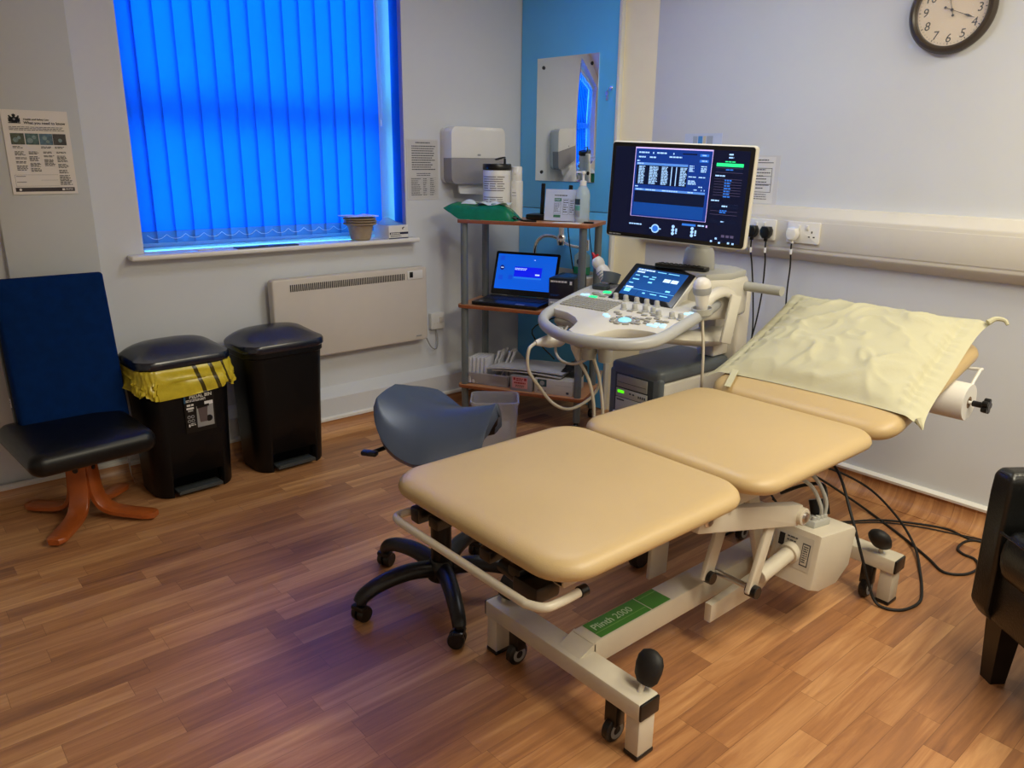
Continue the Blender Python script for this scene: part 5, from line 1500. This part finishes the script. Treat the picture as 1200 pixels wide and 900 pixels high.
# base: foot cross member, long beam, head cross member
m = MB(); m.box2((1.225, .952, .118), (1.298, 1.534, .168), .006); fc = t.part('foot_cross_member', m, M_frame)
for y in (.9505, 1.5355):
    m = MB(); m.box2((1.227, y - .004, .120), (1.296, y + .004, .166), .004); t.part('end_cap', m, M_black, parent=fc)
m = MB(); m.box2((1.29, 1.165, .118), (2.42, 1.245, .192), .006)
m.rings([[(1.24, 1.165, .166), (1.24, 1.245, .166), (1.24, 1.245, .168), (1.24, 1.165, .168)], [(1.30, 1.165, .14), (1.30, 1.245, .14), (1.30, 1.245, .192), (1.30, 1.165, .192)]])
bm_ = t.part('long_beam', m, M_frame)
mb = MB(); Fs = Face((1.325, 1.24, .193), (1, 0, 0), (0, 1, 0), .0006)
Fs.rect(mb, 0, 0, .205, .070, 0, 0); Fs.rect(mb, .209, 0, .29, .070, 0, 0); Fs.rect(mb, 0, .048, .205, .051, 1, 1); Fs.rect(mb, .212, .012, .288, .016, 1, 1)
Fs.text(mb, 'Plinth', .010, .040, .034, 2, 2, bold=.0003); Fs.text(mb, '2000', .096, .040, .034, 2, 2)
t.part('sticker', mb, [M_sticker, mat('green_line', rgb(110, 160, 80), .4), M_light_ink], 'green maker sticker', parent=bm_)
m = MB(); m.box2((2.385, .872, .118), (2.458, 1.545, .168), .006); hc = t.part('head_cross_member', m, M_frame)
for y in (.8705, 1.5465):
    m = MB(); m.box2((2.387, y - .004, .120), (2.456, y + .004, .166), .004); t.part('end_cap', m, M_black, parent=hc)
for x, y in ((1.2615, .975), (1.2615, 1.512), (2.4215, .896), (2.4215, 1.522)):
    m = MB(); m.box2((x - .029, y - .021, .012), (x + .029, y + .021, .12), .003); p = t.part('foot_post', m, M_frame)
    m = MB(); m.box2((x - .031, y - .023, .001), (x + .031, y + .023, .014), .004); t.part('foot_pad', m, M_black, parent=p)
for x, y in ((1.245, 1.045), (1.258, 1.43), (2.395, .955), (2.42, 1.45)):
    m = MB(); m.lathe([(0, -.013), (.028, -.013), (.034, -.008), (.034, .008), (.028, .013), (0, .013)], axes((x, y, .0345), (1, 0, 0), (0, 0, 1), (0, -1, 0)), cap=False); m.box2((x - .014, y - .02, .05), (x + .02, y + .02, .12), .004)
    p = t.part('castor', m, M_black)
    m = MB(); m.lathe([(.012, -.0145), (.022, -.0145), (.022, .0145), (.012, .0145), (.012, -.0145)], axes((x, y, .0345), (1, 0, 0), (0, 0, 1), (0, -1, 0)), cap=False); t.part('wheel_hub', m, M_grey, parent=p)
def pedal(x, y, dx, dz, rot):
    m = MB(); m.cyl((x, y, .160), (x + dx * .5, y, .160 + dz * .5), .007); st_ = t.part('pedal_stem', m, M_frame)
    m = MB()
    Mp_ = T(x + dx, y, .160 + dz) @ RY(R(rot))
    m.lathe([(0, -.052), (.022, -.047), (.033, -.030), (.037, 0), (.036, .022), (.028, .040), (.012, .050), (0, .052)], Mp_ @ Matrix.Diagonal((.62, 1.0, .86, 1)), cap=False, n=28)
    t.part('pedal_pad', m, M_rubber, 'black rubber foot pad', parent=st_)
pedal(1.262, .985, .032, .062, 20)
pedal(1.262, 1.500, .030, .050, 35)
pedal(2.415, .93, -.026, .062, -38)
# lifting linkage
def link(name, p0, p1, w_, th, y, m_=None, bolts=True):
    p0 = Vector((p0[0], y, p0[1])); p1 = Vector((p1[0], y, p1[1])); d = p1 - p0; L_ = d.length
    M = axes((p0 + p1) / 2, d, Vector((0, 1, 0)).cross(d) * -1 if False else d.cross(Vector((0, 1, 0))) * -1)
    mb = MB(); mb.prism(rrect(L_ + w_ * .7, w_, w_ * .12, 4), -th / 2, th / 2, .003, M)
    return t.part(name, mb, M_frame), p0, p1
def bolt(par, p, r=.014, l=.03):
    mb = MB(); mb.lathe([(0, 0), (r * 1.25, 0), (r * 1.25, .003), (r, .005), (r * .85, .009), (0, .010)], axes(p, (1, 0, 0), (0, 0, 1), (0, -1, 0)), cap=False); t.part('pivot_bolt', mb, M_steel, 'steel pivot bolt', parent=par)
for y in (1.0, 1.42):
    l_, a, b_ = link('lift_arm', (1.475, .553), (1.925, .430), .064, .034, y)
    if y < 1.2:
        bolt(l_, (1.482, y - .0175, .552), .012); 
        mb = MB(); mb.cyl((1.945, y - .03, .424), (1.945, y + .02, .424), .026); mb.lathe([(0, 0), (.016, 0), (.014, .006), (0, .008)], axes((1.945, y - .03, .424), (1, 0, 0), (0, 0, 1), (0, -1, 0)), 1, cap=False); t.part('pivot_boss', mb, [M_frame, M_steel], parent=l_)
for y, x0 in ((1.0, 1.822), (1.125, 1.79)):
    l_, a, b_ = link('lower_link', (x0, .46), (x0 - .075, .255), .042 if y < 1.05 else .05, .014, y)
    mb = MB(); mb.cyl((x0 - .073, y - .022, .25), (x0 - .073, y + .012, .25), .019); t.part('pivot_knob', mb, M_black, parent=l_)
link('lower_link', (1.93, .43), (2.02, .19), .05, .02, 1.135)
m = MB(); m.cyl((1.75, .985, .255), (1.75, 1.14, .255), .009); t.part('cross_rod', m, M_steel)
m = MB(); m.prism([(-.20, -.028), (.06, -.028), (.17, .03), (.17, .065), (.05, .045), (-.2, .03)], -.012, .012, .003, axes((1.93, 1.12, .125), (1, 0, 0), (0, 0, 1))); t.part('base_bracket', m, M_frame)
m = MB(); m.box((0, 0, 0), (.085, .014, .30), .004, T(1.722, 1.305, .32) @ RY(R(2))); t.part('support_plate', m, M_frame)
# actuator with motor box
m = MB(); m.cyl((1.775, 1.03, .236), (1.90, 1.03, .262), .008); ac = t.part('actuator_rod', m, M_steel)
m = MB(); m.cyl((1.835, 1.03, .246), (2.02, 1.03, .272), .023); m.cyl((1.985, 1.03, .267), (2.02, 1.03, .272), .031); t.part('actuator_tube', m, M_frame, parent=ac)
Mbx = T(2.115, 1.02, .245) @ RY(R(9))
m = MB(); m.prism([(-.115, -.085), (-.06, -.10), (.05, -.095), (.115, -.045), (.115, .07), (.10, .085), (-.115, .085)], -.075, .075, .008, Mbx @ axes((0, 0, 0), (1, 0, 0), (0, 0, 1))); mbx = t.part('motor_box', m, M_frame, 'cream motor control box')
m = MB()
m.box((-.02, -.0, .095), (.10, .05, .022), .004, Mbx)
for k in range(4): m.cyl(Mbx @ Vector((-.055 + k * .022, -.012, .10)), Mbx @ Vector((-.055 + k * .022, -.012, .118)), .008)
t.part('socket_block', m, M_usmid, parent=mbx)
mb = MB(); Fb = Face(Mbx @ Vector((-.1157, .062, .068)), Mbx.to_3x3() @ Vector((0, -1, 0)), Mbx.to_3x3() @ Vector((0, 0, 1)), .0006)
Fb.rect(mb, 0, 0, .118, .105, 0, 0); Fb.rect(mb, .008, .012, .026, .05, 1, 1); Fb.lines(mb, .034, .012, .07, .09, 7, 2, .4); Fb.rect(mb, .085, .02, .11, .09, 2, 1); Fb.rect(mb, .088, .024, .107, .086, 0, 2); Fb.lines(mb, .09, .028, .105, .082, 8, 2, .5, .1, 3)
t.part('rating_label', mb, [mat('label_cream', rgb(196, 190, 176), .5), M_black_ink, M_ink], 'printed rating label', parent=mbx)
m = MB()
m.tube([Mbx @ Vector((-.01, -.012, .115)), (2.11, 1.01, .40), (2.09, 1.04, .46), (2.0, 1.08, .52)], .006, 8)
m.tube([Mbx @ Vector((.011, -.012, .115)), (2.14, 1.01, .41), (2.12, 1.05, .48), (2.04, 1.1, .53)], .006, 8)
t.part('motor_lead', m, M_usmid, parent=mbx)
m = MB(); m.tube([Mbx @ Vector((.033, -.012, .115)), (2.165, 1.02, .40), (2.19, 1.05, .43), (2.20, 1.12, .40), (2.22, 1.2, .34)], .006, 8); m.cyl(Mbx @ Vector((.02, .01, .1)), Mbx @ Vector((.02, .03, .15)), .022)
t.part('plug_lead', m, M_black, parent=mbx)
# paper roll holder at the head end
m = MB()
for s in (-1, 1):
    pass
pr0 = HB @ Vector((.60, 0, -.02))
RXc, RZc = 2.70, .650
m.tube([(2.80, .93, .735), (2.80, .862, .742), (2.785, .858, .74), (2.735, .858, .70), (2.72, .858, .652)], .0055, 8)
m.tube([(2.80, 1.49, .735), (2.80, 1.56, .742), (2.785, 1.562, .74), (2.735, 1.562, .70), (2.72, 1.562, .652)], .0055, 8)
m.cyl((RXc, .80, RZc), (RXc, 1.575, RZc), .006)
ho = t.part('roll_holder', m, M_white, 'white wire paper roll holder')
m = MB()
m.cyl((RXc, .80, RZc), (RXc, .835, RZc), .010)
for k in range(5): m.cyl((RXc + .016 * math.cos(k * 1.2566), .785, RZc + .016 * math.sin(k * 1.2566)), (RXc + .016 * math.cos(k * 1.2566), .803, RZc + .016 * math.sin(k * 1.2566)), .010)
m.cyl((RXc, .784, RZc), (RXc, .805, RZc), .016)
t.part('holder_knob', m, M_black, 'black star knob', parent=ho)
m = MB(); m.lathe([(.020, -.345), (.060, -.345), (.062, -.340), (.062, .340), (.060, .345), (.020, .345), (.020, -.345)], axes((RXc, 1.19, RZc), (1, 0, 0), (0, 0, 1), (0, -1, 0)), cap=False, n=40)
m.lathe([(.0105, -.3445), (.0205, -.3445), (.0205, .3445), (.0105, .3445), (.0105, -.3445)], axes((RXc, 1.19, RZc), (1, 0, 0), (0, 0, 1), (0, -1, 0)), 1, cap=False, n=24)
solo('paper_roll', m, [M_paper, mat('cardboard_core', rgb(120, 95, 70), .8)], 'white couch paper roll hanging under the raised head end', 'paper roll', (RXc, 1.19, RZc - .062))

# ---- pillow with disposable white cover, lying on the raised section
M_pillow = mat('pillow_cover', rgb(194, 190, 160), .75, vary=.015, bump=.45, bscale=22)
t = Thing('pillow', 'pillow in a wrinkled white disposable cover on the raised couch end', 'pillow', HB @ Vector((.42, 0, .07)))
PM = HB @ T(.37, .004, .0635) @ RZ(R(1.2))
PW, PL = .54, .70
def pil(u, v, top):
    a, b_ = 2 * u - 1, 2 * v - 1
    ta = (a + 1) / 2
    seam = .004 + .088 * ta ** 1.4
    ea = max(0, 1 - abs(a) ** 3.2) ** .7
    eb = max(0, 1 - min(1, abs(b_) * 1.2) ** 3.6) ** .6
    e = ea * eb
    x = a * PW / 2 * (1 + .045 * abs(b_) ** 6) - .012 * (1 - b_ * b_) * a
    y = b_ * PL / 2 * (1 + .05 * abs(a) ** 5) * (1 - .035 * a)
    if top:
        z = seam + .062 * e
        rid = 1 - abs(noise.noise(Vector((a * 1.7 + 4, b_ * 2.6 + a, 7.7))))
        rid2 = 1 - abs(noise.noise(Vector((a * 3.6 + b_ * 2, b_ * 4.5 - a * 2, 2.7))))
        w_ = .006 * noise.noise(Vector((a * 1.6, b_ * 2.2, 1.7))) * e + .015 * rid ** 8 * (e * .9 + .1) + .009 * rid2 ** 7 * (e * .8 + .2)
        if abs(b_) > .76:
            k = min(1, (abs(b_) - .76) / .05)
            w_ += .0065 * math.sin(a * 44 + b_ * 7 + 5 * noise.noise(Vector((a * 4, b_ * 3, 3)))) * k
            z += .009 * k * (1 - (abs(b_) - .76) / .24)
        ed = (1 - abs(a) ** 14) * (1 - abs(b_) ** 14)
        z = seam + (max(z + w_, seam + .004) - seam) * ed
    else:
        m_ = max(abs(a), abs(b_)) ** 8
        z = seam * m_ + .003 * (1 - m_)
    ov = max(0, abs(y) - .325)
    z -= ov * .5
    return (x, y, z)
m = MB()
m.sheet(lambda u, v: pil(u, v, True), 64, 90); m.sheet(lambda u, v: pil(u, v, False), 64, 90)
bmesh.ops.remove_doubles(m.bm, verts=m.bm.verts, dist=.0004)
bmesh.ops.recalc_face_normals(m.bm, faces=m.bm.faces)
m.bm.transform(PM)
t.part('cover', m, M_pillow, angle=80)
m = MB(); m.tube([PM @ Vector((.265, -.352, .090)), PM @ Vector((.285, -.368, .098)), PM @ Vector((.292, -.392, .094)), PM @ Vector((.286, -.404, .082))], lambda f: .010 - .005 * f, 8); t.part('corner_tip', m, M_pillow)
m = MB(); m.tube([PM @ Vector((-.268, -.36, .0)), PM @ Vector((-.28, -.372, -.012)), PM @ Vector((-.285, -.378, -.022))], lambda f: .009 * (1 - f) + .002, 8); t.part('corner_tip', m, M_pillow)
m = MB(); m.sheet(lambda u, v: (PM @ Vector((-.255 - .10 * (1 - u), .235 + .012 * (2 * v - 1) + .03 * u, .005 + .012 * u))) , 10, 2, .002); t.part('strap', m, M_pillow, 'white strap across the couch')

# ================================================================== black armchair, right edge
M_leather = mat('black_leather', rgb(15, 15, 14), .3, vary=.12, vscale=20, bump=.25, bscale=180)
M_darkwood = mat('dark_wood', rgb(22, 18, 16), .35, vary=.1)
f_ = Vector((-.80, .60, 0)); w_ = Vector((-.60, -.80, 0))      # facing, and along the front towards the viewer
P0 = Vector((2.246, .611, 0))
t = Thing('armchair', 'black leather armchair, only its arm, seat corner and one leg in view', 'armchair', P0 + w_ * .35 - f_ * .35)
Ma = axes(P0, w_, -f_)            # x along the front, y to the back, z up
def bx(x0, y0, z0, x1, y1, z1, bev=.02):
    mb = MB(); mb.box2((x0, y0, z0), (x1, y1, z1), bev, Ma, 0, 4); return mb
t.part('base', bx(.01, .02, .185, .74, .74, .36, .015), M_leather)
for x0 in (0, .68):
    mb = MB()
    x1 = x0 + .07
    mb.rings([[Ma @ Vector(p) for p in ((x0 + .02, .02, .185), (x1 - .0, .02, .185), (x1 - .0, .72, .185), (x0 + .02, .72, .185))],
              [Ma @ Vector(p) for p in ((x0, .0, .22), (x1, .0, .22), (x1, .74, .22), (x0, .74, .22))],
              [Ma @ Vector(p) for p in ((x0 - .003, -.002, .55), (x1 + .0, -.002, .55), (x1 + .0, .74, .55), (x0 - .003, .74, .55))],
              [Ma @ Vector(p) for p in ((x0 - .001, -.001, .606), (x1 - .002, -.001, .606), (x1 - .002, .74, .606), (x0 - .001, .74, .606))],
              [Ma @ Vector(p) for p in ((x0 + .008, .012, .622), (x1 - .016, .012, .622), (x1 - .016, .73, .622), (x0 + .008, .73, .622))]])
    ar = t.part('arm', mb, M_leather)
    bv = ar.modifiers.new('soft', 'BEVEL'); bv.width = .014; bv.segments = 3; bv.limit_method = 'ANGLE'; bv.angle_limit = R(25)
    mb = MB(); mb.tube([Ma @ Vector(p) for p in ((x0 + .012, .006, .609), (x0 + .03, .004, .613), (x1 - .03, .004, .613), (x1 - .014, .006, .609), (x1 - .012, .2, .614), (x1 - .012, .72, .614))], .0035, 6, smooth=False); t.part('piping', mb, M_leather, parent=ar)
mb = MB(); mb.pad(.60, .60, .14, .04, .03, .012, Ma @ T(.375, .285, .335)); t.part('seat_cushion', mb, M_leather)
mb = MB(); mb.tube([Ma @ Vector(p) for p in ((.085, -.006, .462), (.11, -.012, .464), (.4, -.014, .464), (.65, -.012, .464))], .004, 6, sub=3); t.part('piping', mb, M_leather)
t.part('backrest', bx(.08, .58, .30, .67, .74, .80, .04), M_leather)
for x, y in ((.075, .06), (.675, .06), (.075, .69), (.675, .69)):
    mb = MB(); mb.rings([[Ma @ Vector((x + sx * r_, y + sy * r_, z)) for sx, sy in ((-1, -1), (1, -1), (1, 1), (-1, 1))] for z, r_ in ((.0, .022), (.19, .032))]); t.part('leg', mb, M_darkwood)

# ================================================================== cables on the floor
def fl_cable(label, pts, r=.0048):
    mb = MB(); mb.tube([(x, y, max(z, r + .0005)) for x, y, z in pts], r, 8)
    solo('floor_cable', mb, M_rubber, label, 'cable', (pts[len(pts) // 2][0], pts[len(pts) // 2][1], 0), 0, 'black cables on the floor')
fl_cable('black cable dropping past the motor box and looping round the near head castor', [(2.62, 1.42, .40), (2.52, 1.28, .42), (2.42, 1.12, .40), (2.36, 1.02, .28), (2.352, .965, .16), (2.362, .93, .06), (2.362, .90, .012), (2.37, .858, .006), (2.41, .826, .005), (2.49, .815, .005), (2.575, .842, .005), (2.70, .90, .005), (2.85, .985, .02), (2.99, 1.12, .05), (3.06, 1.28, .10), (2.98, 1.42, .16), (2.80, 1.5, .2)])
fl_cable('black cable running out to a wide curve near the armchair', [(2.86, 1.56, .18), (2.99, 1.46, .10), (3.05, 1.34, .03), (3.02, 1.22, .006), (2.91, 1.045, .005), (2.82, .92, .005), (2.76, .845, .005), (2.80, .79, .005), (2.88, .775, .005), (2.945, .805, .005), (2.955, .85, .005), (2.985, .88, .005), (3.06, .885, .005), (3.11, .86, .005), (3.14, .78, .005)])
fl_cable('straight black cable along the right wall towards the armchair', [(2.55, 1.48, .22), (2.66, 1.40, .05), (2.80, 1.31, .006), (2.99, 1.185, .005), (3.08, 1.07, .005), (3.125, .97, .005), (3.105, .885, .005), (3.13, .80, .005), (3.15, .7, .005)], .0042)
fl_cable('thin brownish black cable beside the straight one', [(2.60, 1.44, .12), (2.70, 1.36, .02), (2.83, 1.275, .005), (2.98, 1.165, .005), (3.06, 1.05, .005), (3.10, .95, .005), (3.14, .84, .005), (3.16, .74, .005)], .0028)
for k in range(4):
    a0 = k * .9
    pts = [(2.36 + .05 * k + .10 * math.cos(a0 + j * .8) * (1 + .2 * (k % 3)), 1.42 + .09 * math.sin(a0 + j * 1.05) + .02 * k, .30 + .07 * math.sin(j * 1.3 + k) + .012 * k) for j in range(7)]
    mb = MB(); mb.tube([(2.2, 1.38 + .02 * k, .50)] + pts + [(2.72 + .04 * k, 1.58 + .03 * k, .12 + .02 * k), (2.9, 1.7 + .02 * k, .03)], .0042, 7, sub=5)
    solo('tangled_cable', mb, M_rubber, ['lowest hanging black cable of the tangle under the couch head end', 'black cable looping second in the tangle under the couch head end', 'black cable looping third in the tangle under the couch head end', 'highest black cable of the tangle under the couch head end'][k], 'cable', (2.5, 1.45, .3), 0, 'tangled cables under the couch head end')
# ================================================================== camera
cam = bpy.data.cameras.new('camera')
cam.sensor_width = 36
cam.lens = 27.0
cam.clip_start = .02
co = bpy.data.objects.new('camera', cam)
COL.objects.link(co)
yaw, pit, rol = R(40.665), R(16.386), R(.695)
fw = Vector((math.sin(yaw) * math.cos(pit), math.cos(yaw) * math.cos(pit), -math.sin(pit)))
rt = Vector((math.cos(yaw), -math.sin(yaw), 0))
up = rt.cross(fw)
rt2 = rt * math.cos(rol) + up * math.sin(rol)
up2 = rt2.cross(fw)
co.matrix_world = axes((0, 0, 1.4), rt2, up2, -fw)
scene.camera = co
# ================================================================== daylight outside, lamps and added fill lights inside
wd = bpy.data.worlds.new('world'); scene.world = wd; wd.use_nodes = True
bgn = wd.node_tree.nodes['Background']
bgn.inputs['Color'].default_value = (.08, .62, 1.0, 1)
bgn.inputs['Strength'].default_value = 12.5
def area(name, loc, size, power, col, rot=(0, 0, 0)):
    l = bpy.data.lights.new(name, 'AREA'); l.shape = 'RECTANGLE'; l.size, l.size_y = size; l.energy = power; l.color = col
    o = bpy.data.objects.new(name, l); COL.objects.link(o); o.location = loc; o.rotation_euler = rot
    return o
area('lamp_and_fill', (1.5, -.45, ZC - .02), (.6, 1.2), 52, (1.0, .915, .71))
area('lamp_and_fill', (2.6, .0, ZC - .02), (.6, .6), 24, (1.0, .90, .66))
area('lamp_and_fill', (.1, -.9, ZC - .02), (.6, 1.2), 6, (1.0, .95, .87))  # weak fill light, added to lift the dim left of the room
area('lamp_and_fill', (2.1, 1.95, ZC - .02), (.6, .6), 12, (.93, .97, 1.0))  # cool fill light, added to brighten the back right corner and walls
vs = scene.view_settings
vs.view_transform = 'Standard'
vs.look = 'None'
vs.exposure = 0.0
vs.gamma = 1.0
vs.use_curve_mapping = False
